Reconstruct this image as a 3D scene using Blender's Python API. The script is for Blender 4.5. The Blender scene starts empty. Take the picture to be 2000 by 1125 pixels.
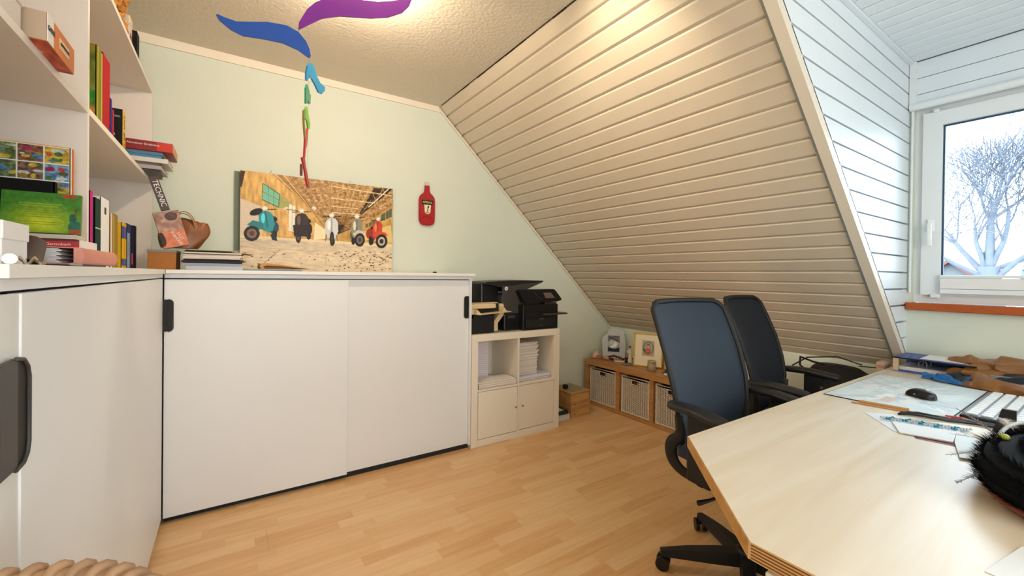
import bpy, bmesh, math, random
import numpy as np
from mathutils import Vector, Matrix
random.seed(7)
PI = math.pi
C = bpy.context.scene.collection
sc = bpy.context.scene

# ------------------------------------------------------------------ camera
cd = bpy.data.cameras.new('camera'); cam = bpy.data.objects.new('camera', cd); C.objects.link(cam)
yaw, pitch, roll = math.radians(33.808), math.radians(-0.359), math.radians(0.691)
f = Vector((math.sin(yaw)*math.cos(pitch), math.cos(yaw)*math.cos(pitch), math.sin(pitch)))
r = Vector((math.cos(yaw), -math.sin(yaw), 0)); u = r.cross(f)
r2 = r*math.cos(roll) + u*math.sin(roll); u2 = -r*math.sin(roll) + u*math.cos(roll)
M = Matrix((r2, u2, -f)).transposed().to_4x4(); M.translation = (0, 0, 1.2095)
cam.matrix_world = M
cd.sensor_width = 36; cd.lens = 820.1/2000*36; cd.shift_y = -0.01; cd.clip_start = 0.02; cd.clip_end = 300
sc.camera = cam
# ------------------------------------------------------------------ light
sc.view_settings.view_transform = 'Standard'; sc.view_settings.look = 'None'
sc.view_settings.gamma = 1; sc.view_settings.use_curve_mapping = False
sc.view_settings.exposure = 0.62
w = bpy.data.worlds.new('world'); sc.world = w; w.use_nodes = True
bg = w.node_tree.nodes['Background']; bg.inputs[0].default_value = (0.80, 0.90, 1.0, 1); bg.inputs[1].default_value = 7.5
sc.cycles.max_bounces = 10; sc.cycles.diffuse_bounces = 5; sc.cycles.sample_clamp_indirect = 6

def area(name, loc, size, energy, color, direction, portal=False, spread=PI):
    l = bpy.data.lights.new(name, 'AREA'); l.shape = 'RECTANGLE'; l.size, l.size_y = size
    l.energy = energy; l.color = color; l.spread = spread
    o = bpy.data.objects.new(name, l); C.objects.link(o); o.location = loc
    o.rotation_euler = Vector(direction).to_track_quat('-Z', 'Y').to_euler()
    if portal: l.cycles.is_portal = True
    return o
area('daylight_portal', (3.235, -0.1, 1.65), (1.75, 1.1), 1, (1, 1, 1), (-1, 0, 0), portal=True)
# the portal guides the sky light in through the dormer window
# added soft fill light behind the camera; no window stands there
area('rear_fill_light', (0.4, -2.1, 1.5), (2.2, 1.7), 42, (0.97, 0.98, 1.0), (0.05, 1, -0.02))
def spot(name, loc, to, energy, color, size=0.04, angle=150, blend=0.6):
    l = bpy.data.lights.new(name, 'SPOT'); l.energy = energy; l.color = color
    l.shadow_soft_size = size; l.spot_size = math.radians(angle); l.spot_blend = blend
    o = bpy.data.objects.new(name, l); C.objects.link(o); o.location = loc
    o.rotation_euler = (Vector(to)-Vector(loc)).to_track_quat('-Z', 'Y').to_euler()
    return o

# ------------------------------------------------------------------ materials
def lin(c):
    if isinstance(c, str):
        c = [int(c[i:i+2], 16)/255 for i in (0, 2, 4)]
    return tuple(((x/12.92) if x <= 0.04045 else ((x+0.055)/1.055)**2.4) for x in c[:3]) + (1,)
_m = {}
def mat(name, col, rough=0.6, metal=0.0, var=0.05, scale=8.0, bump=0.0, bscale=60.0, stretch=(1, 1, 1), spec=0.5, alpha=1.0, trans=0.0, emit=0.0, sheen=0.0, coat=0.0):
    if name in _m: return _m[name]
    m = bpy.data.materials.new(name); m.use_nodes = True; nt = m.node_tree; N = nt.nodes; L = nt.links
    b = N['Principled BSDF']; base = lin(col)
    tc = N.new('ShaderNodeTexCoord'); mp = N.new('ShaderNodeMapping'); mp.inputs['Scale'].default_value = stretch
    L.new(tc.outputs['Object'], mp.inputs[0])
    nz = N.new('ShaderNodeTexNoise'); nz.inputs['Scale'].default_value = scale; nz.inputs['Detail'].default_value = 4
    L.new(mp.outputs[0], nz.inputs['Vector'])
    mx = N.new('ShaderNodeMix'); mx.data_type = 'RGBA'
    mx.inputs[6].default_value = tuple(max(0, c*(1-var*1.6)) for c in base[:3]) + (1,)
    mx.inputs[7].default_value = tuple(min(1, c*(1+var)) for c in base[:3]) + (1,)
    L.new(nz.outputs[0], mx.inputs[0]); L.new(mx.outputs[2], b.inputs['Base Color'])
    b.inputs['Roughness'].default_value = rough; b.inputs['Metallic'].default_value = metal
    b.inputs['Specular IOR Level'].default_value = spec; b.inputs['Alpha'].default_value = alpha
    b.inputs['Transmission Weight'].default_value = trans
    if coat: b.inputs['Coat Weight'].default_value = coat
    if sheen: b.inputs['Sheen Weight'].default_value = sheen
    if emit:
        b.inputs['Emission Color'].default_value = base; b.inputs['Emission Strength'].default_value = emit
    if bump:
        n2 = N.new('ShaderNodeTexNoise'); n2.inputs['Scale'].default_value = bscale; n2.inputs['Detail'].default_value = 3
        L.new(mp.outputs[0], n2.inputs['Vector'])
        bp = N.new('ShaderNodeBump'); bp.inputs['Strength'].default_value = bump; bp.inputs['Distance'].default_value = 0.004
        L.new(n2.outputs[0], bp.inputs['Height']); L.new(bp.outputs[0], b.inputs['Normal'])
    _m[name] = m; return m

def wood(name, light, dark, rough=0.4, axis=0, k=1.0, coat=0.0, freq=3.0):
    """plain veneer: long grain along one axis"""
    if name in _m: return _m[name]
    m = bpy.data.materials.new(name); m.use_nodes = True; N = m.node_tree.nodes; L = m.node_tree.links; b = N['Principled BSDF']
    tc = N.new('ShaderNodeTexCoord'); mp = N.new('ShaderNodeMapping')
    s = [12.0*k]*3; s[axis] = 0.9*k; mp.inputs['Scale'].default_value = s; L.new(tc.outputs['Object'], mp.inputs[0])
    nz = N.new('ShaderNodeTexNoise'); nz.inputs['Scale'].default_value = freq; nz.inputs['Detail'].default_value = 6; nz.inputs['Distortion'].default_value = 0.6
    L.new(mp.outputs[0], nz.inputs['Vector'])
    cr = N.new('ShaderNodeValToRGB'); cr.color_ramp.elements[0].position = 0.3; cr.color_ramp.elements[1].position = 0.7
    cr.color_ramp.elements[0].color = lin(dark); cr.color_ramp.elements[1].color = lin(light)
    L.new(nz.outputs[0], cr.inputs[0]); L.new(cr.outputs[0], b.inputs['Base Color'])
    b.inputs['Roughness'].default_value = rough; b.inputs['Coat Weight'].default_value = coat
    _m[name] = m; return m

def floor_mat():
    m = bpy.data.materials.new('beech_strip_laminate'); m.use_nodes = True; N = m.node_tree.nodes; L = m.node_tree.links; b = N['Principled BSDF']
    g = N.new('ShaderNodeNewGeometry'); sx = N.new('ShaderNodeSeparateXYZ'); L.new(g.outputs['Position'], sx.inputs[0])
    def math_(op, a, bb=None, c=None):
        n = N.new('ShaderNodeMath'); n.operation = op
        for i, v in enumerate((a, bb, c)):
            if v is None: continue
            if hasattr(v, 'is_linked'): L.new(v, n.inputs[i])
            else: n.inputs[i].default_value = v
        return n.outputs[0]
    row = math_('FLOOR', math_('DIVIDE', math_('ADD', sx.outputs[1], 2.2), 0.065))
    wn = N.new('ShaderNodeTexWhiteNoise'); wn.noise_dimensions = '1D'; L.new(row, wn.inputs['W'])
    cell = math_('FLOOR', math_('DIVIDE', math_('ADD', sx.outputs[0], math_('MULTIPLY', wn.outputs['Value'], 7.0)), 0.42))
    w2 = N.new('ShaderNodeTexWhiteNoise'); w2.noise_dimensions = '2D'; cb = N.new('ShaderNodeCombineXYZ'); L.new(row, cb.inputs[0]); L.new(cell, cb.inputs[1]); L.new(cb.outputs[0], w2.inputs['Vector'])
    mp = N.new('ShaderNodeMapping'); mp.inputs['Scale'].default_value = (2.2, 26, 1); L.new(g.outputs['Position'], mp.inputs[0])
    off = N.new('ShaderNodeVectorMath'); off.operation = 'ADD'; L.new(mp.outputs[0], off.inputs[0]); L.new(w2.outputs['Color'], off.inputs[1])
    nz = N.new('ShaderNodeTexNoise'); nz.inputs['Scale'].default_value = 1.6; nz.inputs['Detail'].default_value = 5; nz.inputs['Distortion'].default_value = 0.8; L.new(off.outputs[0], nz.inputs['Vector'])
    v = math_('ADD', math_('MULTIPLY_ADD', w2.outputs['Value'], 0.36, 0.1), math_('MULTIPLY', nz.outputs[0], 0.6))
    cr = N.new('ShaderNodeValToRGB'); e = cr.color_ramp.elements
    e[0].position = 0.12; e[0].color = lin('C6915C'); e[1].position = 0.95; e[1].color = lin('EBCB9E')
    n = e.new(0.5); n.color = lin('DCB07C')
    L.new(v, cr.inputs[0]); L.new(cr.outputs[0], b.inputs['Base Color'])
    b.inputs['Roughness'].default_value = 0.34; b.inputs['Specular IOR Level'].default_value = 0.45
    return m

M_WALL = mat('mint_wall_paint', 'DBE2D5', 0.85, var=0.02, bump=0.25, bscale=90)
M_CEIL = mat('woodchip_ceiling_paint', 'DDD3C2', 0.55, var=0.02, bump=0.9, bscale=55)
M_COVE = mat('cream_cove_paint', 'EFE6D6', 0.6, var=0.02)
M_BOARD = mat('white_gloss_board_paint', 'D3C6B3', 0.33, var=0.03, stretch=(1, 1, 1), coat=0.15)
M_BACKB = mat('board_groove_light', 'D8CCBA', 0.5, var=0.03)  # slightly lighter than the boards: light in the grooves put into the backing colour
M_DBOARD = mat('dormer_board_paint', 'E4EDF4', 0.33, var=0.02, coat=0.15)
M_DBACK = mat('dormer_groove_shade', '9AA2A6', 0.5, var=0.02)  # darker than the boards: groove shade put into the backing colour
M_TRIM = mat('white_trim_paint', 'E4DACA', 0.35, var=0.02)
M_CAB = mat('white_cabinet_laminate', 'E4E6E8', 0.45, var=0.01)
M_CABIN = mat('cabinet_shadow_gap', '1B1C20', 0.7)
M_TOP = mat('white_worktop', 'E9E9E6', 0.4, var=0.01)
M_SHELF = mat('white_shelf_board', 'E9E2DA', 0.5, var=0.01)
M_UPVC = mat('white_window_plastic', 'E8EDF0', 0.3, var=0.005)
M_BLACK = mat('black_plastic', '08080A', 0.4, var=0.1)
M_BLACKM = mat('matt_black_plastic', '0A0A0C', 0.6, var=0.1)
M_GREYD = mat('dark_grey_plastic', '3A3836', 0.5, var=0.05)
M_PAPER = mat('white_paper', 'EDEBEA', 0.8, var=0.03)
M_PAGES = mat('book_pages', 'D9CFBB', 0.9, var=0.12, scale=3, stretch=(1, 1, 90))
M_METAL = mat('brushed_metal', 'B8B8B6', 0.3, metal=1.0)
M_OAK = wood('oak_veneer', 'C1905A', 'A26F3E', 0.42, axis=1)
M_BOX = wood('pale_wood_box', 'CFA26B', 'B08049', 0.5, axis=0)
M_BIRCH = wood('birch_ply_top', 'EFE6D6', 'E0D0B6', 0.42, axis=0, k=0.6, coat=0.3, freq=2.2); M_BIRCH.node_tree.nodes['Principled BSDF'].inputs['Coat Roughness'].default_value = .3
M_PLY = mat('ply_light_edge', 'D0A266', 0.5, var=0.1)
M_PLYD = mat('ply_dark_edge', '7A4420', 0.5, var=0.1)
M_SILL = mat('red_stained_sill', 'B4551C', 0.35, var=0.12, stretch=(6, 1, 6))
M_GLASS = None

# ------------------------------------------------------------------ mesh helpers
class MB:
    def __init__(s): s.v = []; s.f = []; s.m = []; s.mi = 0; s.sm = []; s.smooth = False
    def add(s, vs, fs, smooth=None):
        o = len(s.v); s.v += [tuple(map(float, p)) for p in vs]
        for q in fs:
            s.f.append(tuple(o+i for i in q)); s.m.append(s.mi); s.sm.append(s.smooth if smooth is None else smooth)
        return s
    def box(s, x0, x1, y0, y1, z0, z1, T=None):
        vs = [(x, y, z) for z in (z0, z1) for y in (y0, y1) for x in (x0, x1)]
        if T is not None: vs = [T @ Vector(p) for p in vs]
        return s.add(vs, [(0, 2, 3, 1), (4, 5, 7, 6), (0, 1, 5, 4), (2, 6, 7, 3), (0, 4, 6, 2), (1, 3, 7, 5)], False)
    def cbox(s, x0, x1, y0, y1, z0, z1, b, T=None):
        """box with all edges bevelled by b (chamfered)"""
        bm = bmesh.new(); bmesh.ops.create_cube(bm, size=1)
        for v in bm.verts: v.co = Vector(((x0+x1)/2+v.co.x*(x1-x0), (y0+y1)/2+v.co.y*(y1-y0), (z0+z1)/2+v.co.z*(z1-z0)))
        bmesh.ops.bevel(bm, geom=bm.edges[:], offset=b, segments=2, profile=0.5, affect='EDGES')
        vs = [(T @ v.co) if T is not None else v.co for v in bm.verts]; bm.verts.index_update()
        s.add(vs, [tuple(v.index for v in q.verts) for q in bm.faces], False); bm.free(); return s
    def prism(s, pts, d):
        """polygon (3D points in order) extruded by vector d"""
        n = len(pts); a = [Vector(p) for p in pts]; b = [p+Vector(d) for p in a]
        nrm = Vector((0, 0, 0))
        for i in range(n): nrm += a[i].cross(a[(i+1) % n])
        if nrm.dot(Vector(d)) > 0: f0 = tuple(range(n))[::-1]; f1 = tuple(range(n, 2*n))
        else: f0 = tuple(range(n)); f1 = tuple(range(n, 2*n))[::-1]
        fs = [f0, f1]
        for i in range(n):
            j = (i+1) % n
            fs.append((i, j, n+j, n+i) if nrm.dot(Vector(d)) > 0 else (j, i, n+i, n+j))
        return s.add(a+b, fs, False)
    def tube(s, pts, r, n=8, caps=True, sy=None, closed=False):
        """tube along pts; r number or list; optional flattened section (sy, ratio of 2nd axis)"""
        P = [Vector(p) for p in pts]; k = len(P); R = r if isinstance(r, (list, tuple)) else [r]*k
        rings = []; prev = None
        for i in range(k):
            if closed: t = (P[(i+1) % k]-P[i-1]).normalized()
            else: t = (P[min(i+1, k-1)]-P[max(i-1, 0)]).normalized()
            if prev is None:
                ref = Vector((0, 0, 1)) if abs(t.z) < 0.9 else Vector((1, 0, 0)); a = t.cross(ref).normalized()
            else: a = (prev - t*prev.dot(t)).normalized()
            prev = a; b = t.cross(a)
            rings.append([P[i] + a*math.cos(2*PI*j/n)*R[i] + b*math.sin(2*PI*j/n)*R[i]*(sy or 1) for j in range(n)])
        vs = [p for q in rings for p in q]; fs = []
        for i in range(k if closed else k-1):
            for j in range(n):
                a0 = i*n+j; a1 = i*n+(j+1) % n; b0 = ((i+1) % k)*n+j; b1 = ((i+1) % k)*n+(j+1) % n
                fs.append((a0, b0, b1, a1)[::-1])
        s.add(vs, fs, True)
        if caps and not closed:
            s.add(rings[0], [tuple(range(n))[::-1]], False); s.add(rings[-1], [tuple(range(n))], False)
        return s
    def lathe(s, prof, n=20, c=(0, 0, 0), sx=1, sy=1, T=None):
        vs = []; 
        for rr, z in prof:
            for j in range(n):
                p = Vector((c[0]+rr*math.cos(2*PI*j/n)*sx, c[1]+rr*math.sin(2*PI*j/n)*sy, c[2]+z)); vs.append(T @ p if T is not None else p)
        fs = []
        for i in range(len(prof)-1):
            for j in range(n): fs.append((i*n+j, i*n+(j+1) % n, (i+1)*n+(j+1) % n, (i+1)*n+j))
        s.add(vs, fs, True)
        if prof[0][0] > 1e-5: s.add(vs[:n], [tuple(range(n))[::-1]], False)
        if prof[-1][0] > 1e-5: s.add(vs[-n:], [tuple(range(n))], False)
        return s
    def ball(s, c, rx, ry, rz, n=12, m=8, jit=0):
        prof = [(math.sin(PI*i/m), -math.cos(PI*i/m)) for i in range(m+1)]
        vs = []
        for rr, z in prof:
            for j in range(n):
                q = 1+random.uniform(-jit, jit)
                vs.append((c[0]+rr*math.cos(2*PI*j/n)*rx*q, c[1]+rr*math.sin(2*PI*j/n)*ry*q, c[2]+z*rz*q))
        fs = [(i*n+j, i*n+(j+1) % n, (i+1)*n+(j+1) % n, (i+1)*n+j) for i in range(m) for j in range(n)]
        return s.add(vs, fs, jit == 0)
    def grid(s, fn, nu, nv, smooth=True):
        vs = [fn(i/(nu-1), j/(nv-1)) for j in range(nv) for i in range(nu)]
        fs = [(j*nu+i, j*nu+i+1, (j+1)*nu+i+1, (j+1)*nu+i) for j in range(nv-1) for i in range(nu-1)]
        return s.add(vs, fs, smooth)
    def build(s, name, mats, parent=None, world=False, **tags):
        """link as ONE mesh object whose origin is its base centre. world=True: coordinates are world ones"""
        vs = s.v
        if parent is not None and world:
            inv = wm(parent).inverted(); vs = [tuple(inv @ Vector(p)) for p in vs]
        elif parent is not None and parent.parent is not None:      # sub-part given in its thing's frame
            l_ = parent.location; vs = [(p[0]-l_.x, p[1]-l_.y, p[2]-l_.z) for p in vs]
        a = np.array(vs); lo = a.min(0); hi = a.max(0); c = np.array([(lo[0]+hi[0])/2, (lo[1]+hi[1])/2, lo[2]])
        me = bpy.data.meshes.new(name); me.from_pydata([tuple(p) for p in (a-c)], [], s.f)
        if not isinstance(mats, (list, tuple)): mats = [mats]
        for m in mats: me.materials.append(m)
        if len(mats) > 1: me.polygons.foreach_set('material_index', s.m)
        me.polygons.foreach_set('use_smooth', s.sm); me.update()
        o = bpy.data.objects.new(name, me); C.objects.link(o); o.location = tuple(c)
        if parent is not None: o.parent = parent
        for k, v in tags.items(): o[k] = v
        return o
def wm(o):
    m = Matrix.LocRotScale(o.location, o.rotation_euler.to_quaternion(), o.scale)
    return wm(o.parent) @ m if o.parent else m
def tag(o, label=None, cat=None, group=None, kind=None):
    if label: o['label'] = label
    if cat: o['category'] = cat
    if group: o['group'] = group
    if kind: o['kind'] = kind
    return o
def thing(name, label, cat, loc=(0, 0, 0), rotz=0, group=None, rot=None):
    o = bpy.data.objects.new(name, None); C.objects.link(o); o.location = loc
    o.rotation_euler = rot if rot else (0, 0, rotz); o.empty_display_size = 0.05
    return tag(o, label, cat, group)
def struct(name, mb, m, parent=None):
    o = mb.build(name, m, parent); 
    if parent is None: o['kind'] = 'structure'
    return o
def copy_tree(o, parent=None):
    c = o.copy(); C.objects.link(c)
    if parent is not None: c.parent = parent
    for ch in [x for x in bpy.data.objects if x.parent == o and x.name in C.objects]: copy_tree(ch, c)
    return c
def box(name, x0, x1, y0, y1, z0, z1, m, parent=None, b=0, world=False, **t):
    mb = MB()
    if b: mb.cbox(x0, x1, y0, y1, z0, z1, b)
    else: mb.box(x0, x1, y0, y1, z0, z1)
    return mb.build(name, m, parent, world, **t)
def text(name, s, size, m, parent, loc, rot, depth=0.0005, sx=1.0):
    cu = bpy.data.curves.new(name, 'FONT'); cu.body = s; cu.size = size; cu.extrude = depth; cu.align_x = 'CENTER'; cu.align_y = 'CENTER'; cu.resolution_u = 2
    o = bpy.data.objects.new(name+'_c', cu); C.objects.link(o)
    me = bpy.data.meshes.new_from_object(o); C.objects.unlink(o); bpy.data.objects.remove(o)
    me.materials.clear(); me.materials.append(m)
    t = bpy.data.objects.new(name, me); C.objects.link(t); t.location = loc; t.rotation_euler = rot; t.scale = (sx, 1, 1)
    if parent is not None: t.parent = parent
    return t
# flat print painted per vertex of a fine grid (posters, covers, screens)
def mprint():
    if 'print' in _m: return _m['print']
    m = bpy.data.materials.new('colour_print'); m.use_nodes = True; N = m.node_tree.nodes
    a = N.new('ShaderNodeVertexColor'); a.layer_name = 'Col'; b = N['Principled BSDF']; m.node_tree.links.new(a.outputs[0], b.inputs['Base Color'])
    b.inputs['Roughness'].default_value = 0.45; b.inputs['Specular IOR Level'].default_value = 0.3
    _m['print'] = m; return m
def rgb(h): return np.array([int(h[i:i+2], 16)/255 for i in (0, 2, 4)])
class Paint:
    def __init__(s, nx, ny, X0=0, X1=1, Y0=0, Y1=1, base='FFFFFF'):
        s.nx, s.ny = nx, ny; U, V = np.meshgrid(np.linspace(0, 1, nx), np.linspace(0, 1, ny))
        s.U, s.V = U, V; s.X = X0+U*(X1-X0); s.Y = Y0+V*(Y1-Y0); s.C = np.ones((ny, nx, 3))*rgb(base)
    def put(s, mask, col):
        s.C[mask] = rgb(col) if isinstance(col, str) else col
    def inside(s, pts):
        m = np.zeros(s.X.shape, bool); n = len(pts)
        for i in range(n):
            (x0, y0), (x1, y1) = pts[i], pts[(i+1) % n]
            if y0 == y1: continue
            c = ((s.Y >= min(y0, y1)) & (s.Y < max(y0, y1)))
            m ^= c & (s.X < (s.Y-y0)*(x1-x0)/(y1-y0)+x0)
        return m
    def poly(s, pts, col): s.put(s.inside(pts), col); return s
    def ell(s, cx, cy, rx, ry, col, rot=0):
        c, q = math.cos(rot), math.sin(rot); dx, dy = s.X-cx, s.Y-cy
        s.put(((dx*c+dy*q)/rx)**2+((-dx*q+dy*c)/ry)**2 < 1, col); return s
    def ring(s, cx, cy, r, w, col):
        d = np.hypot(s.X-cx, s.Y-cy); s.put(abs(d-r) < w, col); return s
    def line(s, x0, y0, x1, y1, w, col):
        dx, dy = x1-x0, y1-y0; L2 = dx*dx+dy*dy; t = np.clip(((s.X-x0)*dx+(s.Y-y0)*dy)/L2, 0, 1)
        s.put(np.hypot(s.X-x0-t*dx, s.Y-y0-t*dy) < w/2, col); return s
    def noise(s, amp, cell=(12, 8), seed=0, mask=None, tint=(1, 1, 1)):
        rs = np.random.RandomState(seed); gx = max(2, int(s.nx/cell[0])+2); gy = max(2, int(s.ny/cell[1])+2); g = rs.uniform(-1, 1, (gy, gx))
        x = s.U*(gx-1.001); y = s.V*(gy-1.001); i = x.astype(int); j = y.astype(int); fx = x-i; fy = y-j
        n = (g[j, i]*(1-fx)+g[j, i+1]*fx)*(1-fy)+(g[j+1, i]*(1-fx)+g[j+1, i+1]*fx)*fy
        k = (n*amp)[..., None]*np.array(tint)
        s.C = np.clip(s.C+(k if mask is None else k*mask[..., None]), 0, 1); return s
    def mesh(s, name, w, h, parent=None, label=None, fn=None, world=False):
        """upright print in the local XZ plane facing -Y, left-bottom at origin (or fn(u,v) -> xyz, v down)"""
        fn = fn or (lambda a, b: (a*w, 0, (1-b)*h))
        mb = MB(); U = s.U.ravel(); V = s.V.ravel(); nx = s.nx
        mb.v = [fn(a, b) for a, b in zip(U, V)]
        mb.f = [(j*nx+i, (j+1)*nx+i, (j+1)*nx+i+1, j*nx+i+1) for j in range(s.ny-1) for i in range(nx-1)]
        mb.m = [0]*len(mb.f); mb.sm = [False]*len(mb.f)
        o = mb.build(name, mprint(), parent, world)
        at = o.data.color_attributes.new('Col', 'FLOAT_COLOR', 'POINT')
        c = s.C.reshape(-1, 3); l = np.where(c <= 0.04045, c/12.92, ((c+0.055)/1.055)**2.4); l = np.hstack([l, np.ones((len(l), 1))])
        at.data.foreach_set('color', l.ravel().astype(np.float32))
        if label: o['label'] = label
        return o
# ================================================================== ROOM SHELL
XL, XR, YB, YF, ZC = -0.71, 3.22, 3.0, -2.2, 2.488
SA = Vector((1.319, 0, ZC)); SB = Vector((3.24, 0, 0.687)); SL = (SB-SA).length; SD = (SB-SA).normalized()
SN = Vector((SD.z, 0, -SD.x)); SN = SN if SN.z < 0 else -SN          # towards the room
def sl(s_, y, off=0): p = SA+SD*s_+SN*off; return Vector((p.x, y, p.z))
MF = floor_mat()
fl = MB().box(XL-.05, XR+.05, YF-.05, YB+.05, -.08, -.009); fl = struct('floor', fl, mat('subfloor', '6B4A2C', 0.8))
full = None; row = 0; y = YF
while y < YB-1e-4:
    y1 = min(y+.195, YB); off = [0, .43, .86][row % 3]; x = XL-off
    while x < XR-1e-3:
        a, b_ = max(x, XL), min(x+1.285, XR)
        if b_-a > .02:
            if full and abs(b_-a-1.285) < 1e-4 and abs(y1-y-.195) < 1e-4:
                o = full.copy(); C.objects.link(o); o.location = ((a+b_)/2, (y+y1)/2, full.location.z); o.parent = fl
                o.location = Vector(((a+b_)/2, (y+y1)/2, -.009)) - fl.location
            else:
                o = MB().box(a+.0003, b_-.0003, y+.0003, y1-.0003, -.009, 0).build('floor_plank', MF, fl, world=True)
                if abs(b_-a-1.285) < 1e-4 and abs(y1-y-.195) < 1e-4: full = o
        x += 1.285
    y = y1; row += 1
prof = [(XL-.05, -.05), (XR+.1, -.05), (XR+.1, ZC+.1), (XL-.05, ZC+.1)]
struct('wall_back', MB().prism([(x, YB, z) for x, z in prof], (0, .06, 0)), M_WALL)
prof2 = [(XL-.05, -.05), (XR+.05, -.05), (XR+.05, ZC+.1), (XL-.05, ZC+.1)]
struct('wall_front', MB().prism([(x, YF, z) for x, z in prof2], (0, -.06, 0)), M_WALL)
struct('wall_left', MB().box(XL-.06, XL, YF, YB, 0, ZC), M_WALL)
struct('ceiling', MB().box(XL-.05, SA.x+.01, YF, YB, ZC, ZC+.05), M_CEIL)
struct('wall_knee', MB().box(XR, XR+.06, .735, YB, 0, .70), M_WALL)
struct('trim_cove', MB().prism([(XL, YB-.012, ZC), (XL, YB-.012, ZC-.052), (SA.x+.03, YB-.012, ZC-.04), (SA.x-.01, YB-.012, ZC)], (0, .014, 0)), M_COVE)
# sloping ceiling: carcass + one object per board
DY0, DY1 = -1.30, .735           # dormer opening in y
sl_mb = MB()
for a, b_, s0, s1 in ((YF, DY0, 0, SL), (DY1, YB, 0, SL), (DY0, DY1, 0, .084)):
    p = [sl(s0, a, -.012), sl(s1, a, -.012), sl(s1, b_, -.012), sl(s0, b_, -.012)]
    sl_mb.prism(p, -SN*.04)
slope = struct('ceiling_slope', sl_mb, M_BACKB)
def slope_board(s0, s1, y0, y1, name='board'):
    g = .0042; e = .007
    P = [(s0+g, -.0115), (s0+g, -.0045), (s0+g+e, 0), (s1-g-e, 0), (s1-g, -.0045), (s1-g, -.0115)]
    a = [sl(s, y0, o) for s, o in P]
    return MB().prism(a, (0, y1-y0, 0)).build(name, M_BOARD, slope, world=True)
slope_board(-.004, .085, YF, YB-.003)
s0 = .085
while s0 < SL-.02:
    s1 = min(s0+.091, SL)
    slope_board(s0, s1, DY1+.022, YB-.003)
    if s0 > .1: slope_board(s0, s1, YF, DY0-.01)
    s0 = s1
# dark rough crack between ceiling and first board
cr = MB()
for i in range(26):
    y0 = .1+i*.11; cr.box(SA.x-.006, SA.x+.001+random.uniform(-.003, .002), y0, y0+.105, ZC-.003, ZC+.001)
cr.build('ceiling_crack', mat('dark_gap', '2A1D14', 0.9), slope, world=True, kind='stuff')
# lath along the gable and the dormer edge
struct('trim_gable', MB().prism([sl(0, YB-.001, .006), sl(0, YB-.001, .024), sl(SL, YB-.001, .024), sl(SL, YB-.001, .006)], (0, -.012, 0)), M_TRIM)
struct('trim_dormer', MB().prism([sl(.09, DY1-.006, -.03), sl(.09, DY1-.006, .012), sl(SL-.02, DY1-.006, .012), sl(SL-.02, DY1-.006, -.03)], (0, .042, 0)), M_TRIM)
# board-end notches: small dark holes at every seam by the gable
nb = MB(); s0 = .085
while s0 < SL-.03:
    p = sl(s0, YB-.016, .0045); T = Matrix.Translation(p); nb.ball(tuple(p), .005, .003, .005, 6, 4); s0 += .091
nb.build('seam_hole', mat('dark_gap', '2A1D14'), slope, world=True, kind='stuff')
# ---- dormer
ZD = 2.43; XD0 = SA.x+(ZC-ZD)*SD.x/abs(SD.z)
def sx_at(z): return SA.x+(ZC-z)*SD.x/abs(SD.z)
dside = struct('wall_dormer', MB().prism([(sx_at(ZD+.03), DY1+.02, ZD+.03), (XR+.0, DY1+.02, ZD+.03), (XR+.0, DY1+.02, .70)], (0, .03, 0)), M_DBACK)
z = ZD
k = 0
while z > .72:
    z1 = z; z0 = max(z-(.082 if k == 0 else .0915), .70); g = .0045
    xa, xb = sx_at(z1-g)+.001, sx_at(z0+g)+.001
    if xb < XR-.02:
        MB().prism([(xa, DY1, z1-g), (XR-.02, DY1, z1-g), (XR-.02, DY1, z0+g), (min(xb, XR-.02), DY1, z0+g)], (0, .018, 0)).build('board', M_DBOARD, dside, world=True)
    z = z0; k += 1
dfar = struct('wall_dormer_rear', MB().prism([(sx_at(ZD+.03), DY0, ZD+.03), (XR+.0, DY0, ZD+.03), (XR+.0, DY0, .70)], (0, -.03, 0)), M_DBOARD)
dceil = struct('ceiling_dormer', MB().box(XD0-.02, XR+.05, DY0-.02, DY1+.02, ZD+.014, ZD+.05), M_DBACK)
x = 3.094 - 19*.0908
while x < XR-.03:
    a, b_ = max(x, XD0), min(x+.0908, XR-.03)
    if b_-a > .03: MB().prism([(a+.005, 0, ZD+.013), (a+.005, 0, ZD+.004), (a+.009, 0, ZD), (b_-.009, 0, ZD), (b_-.005, 0, ZD+.004), (b_-.005, 0, ZD+.013)], (0, DY1-DY0-.022, 0)).build('board', M_DBOARD, dceil, world=True).location.y += DY0+.001
    x += .0908
struct('trim_dormer_ceiling', MB().box(XD0+.03, XR-.03, DY1-.020, DY1-.001, ZD-.014, ZD+.0125), M_DBOARD)
# window wall x = XW
XW = 3.2; W0, W1, WZ0, WZ1 = -.95, .715, 1.085, 2.175
ww = MB()
ww.box(XW, XW+.14, DY0, DY1+.02, .0, WZ0-.045)
ww.box(XW, XW+.14, DY0, W0, WZ0-.045, ZD+.03); ww.box(XW, XW+.14, W1, DY1+.02, WZ0-.045, ZD+.03)
struct('wall_window', ww, M_WALL)
lt = struct('wall_lintel', MB().box(XW+.004, XW+.14, W0, W1, WZ1+.0, ZD+.02), M_DBACK)
for z0, z1 in ((2.19, 2.245), (2.245, 2.335), (2.335, 2.43)):
    MB().box(XW-.012, XW+.004, DY0+.003, DY1-.004, z0+.002, z1-.002).build('board', M_DBOARD, lt, world=True)
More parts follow.
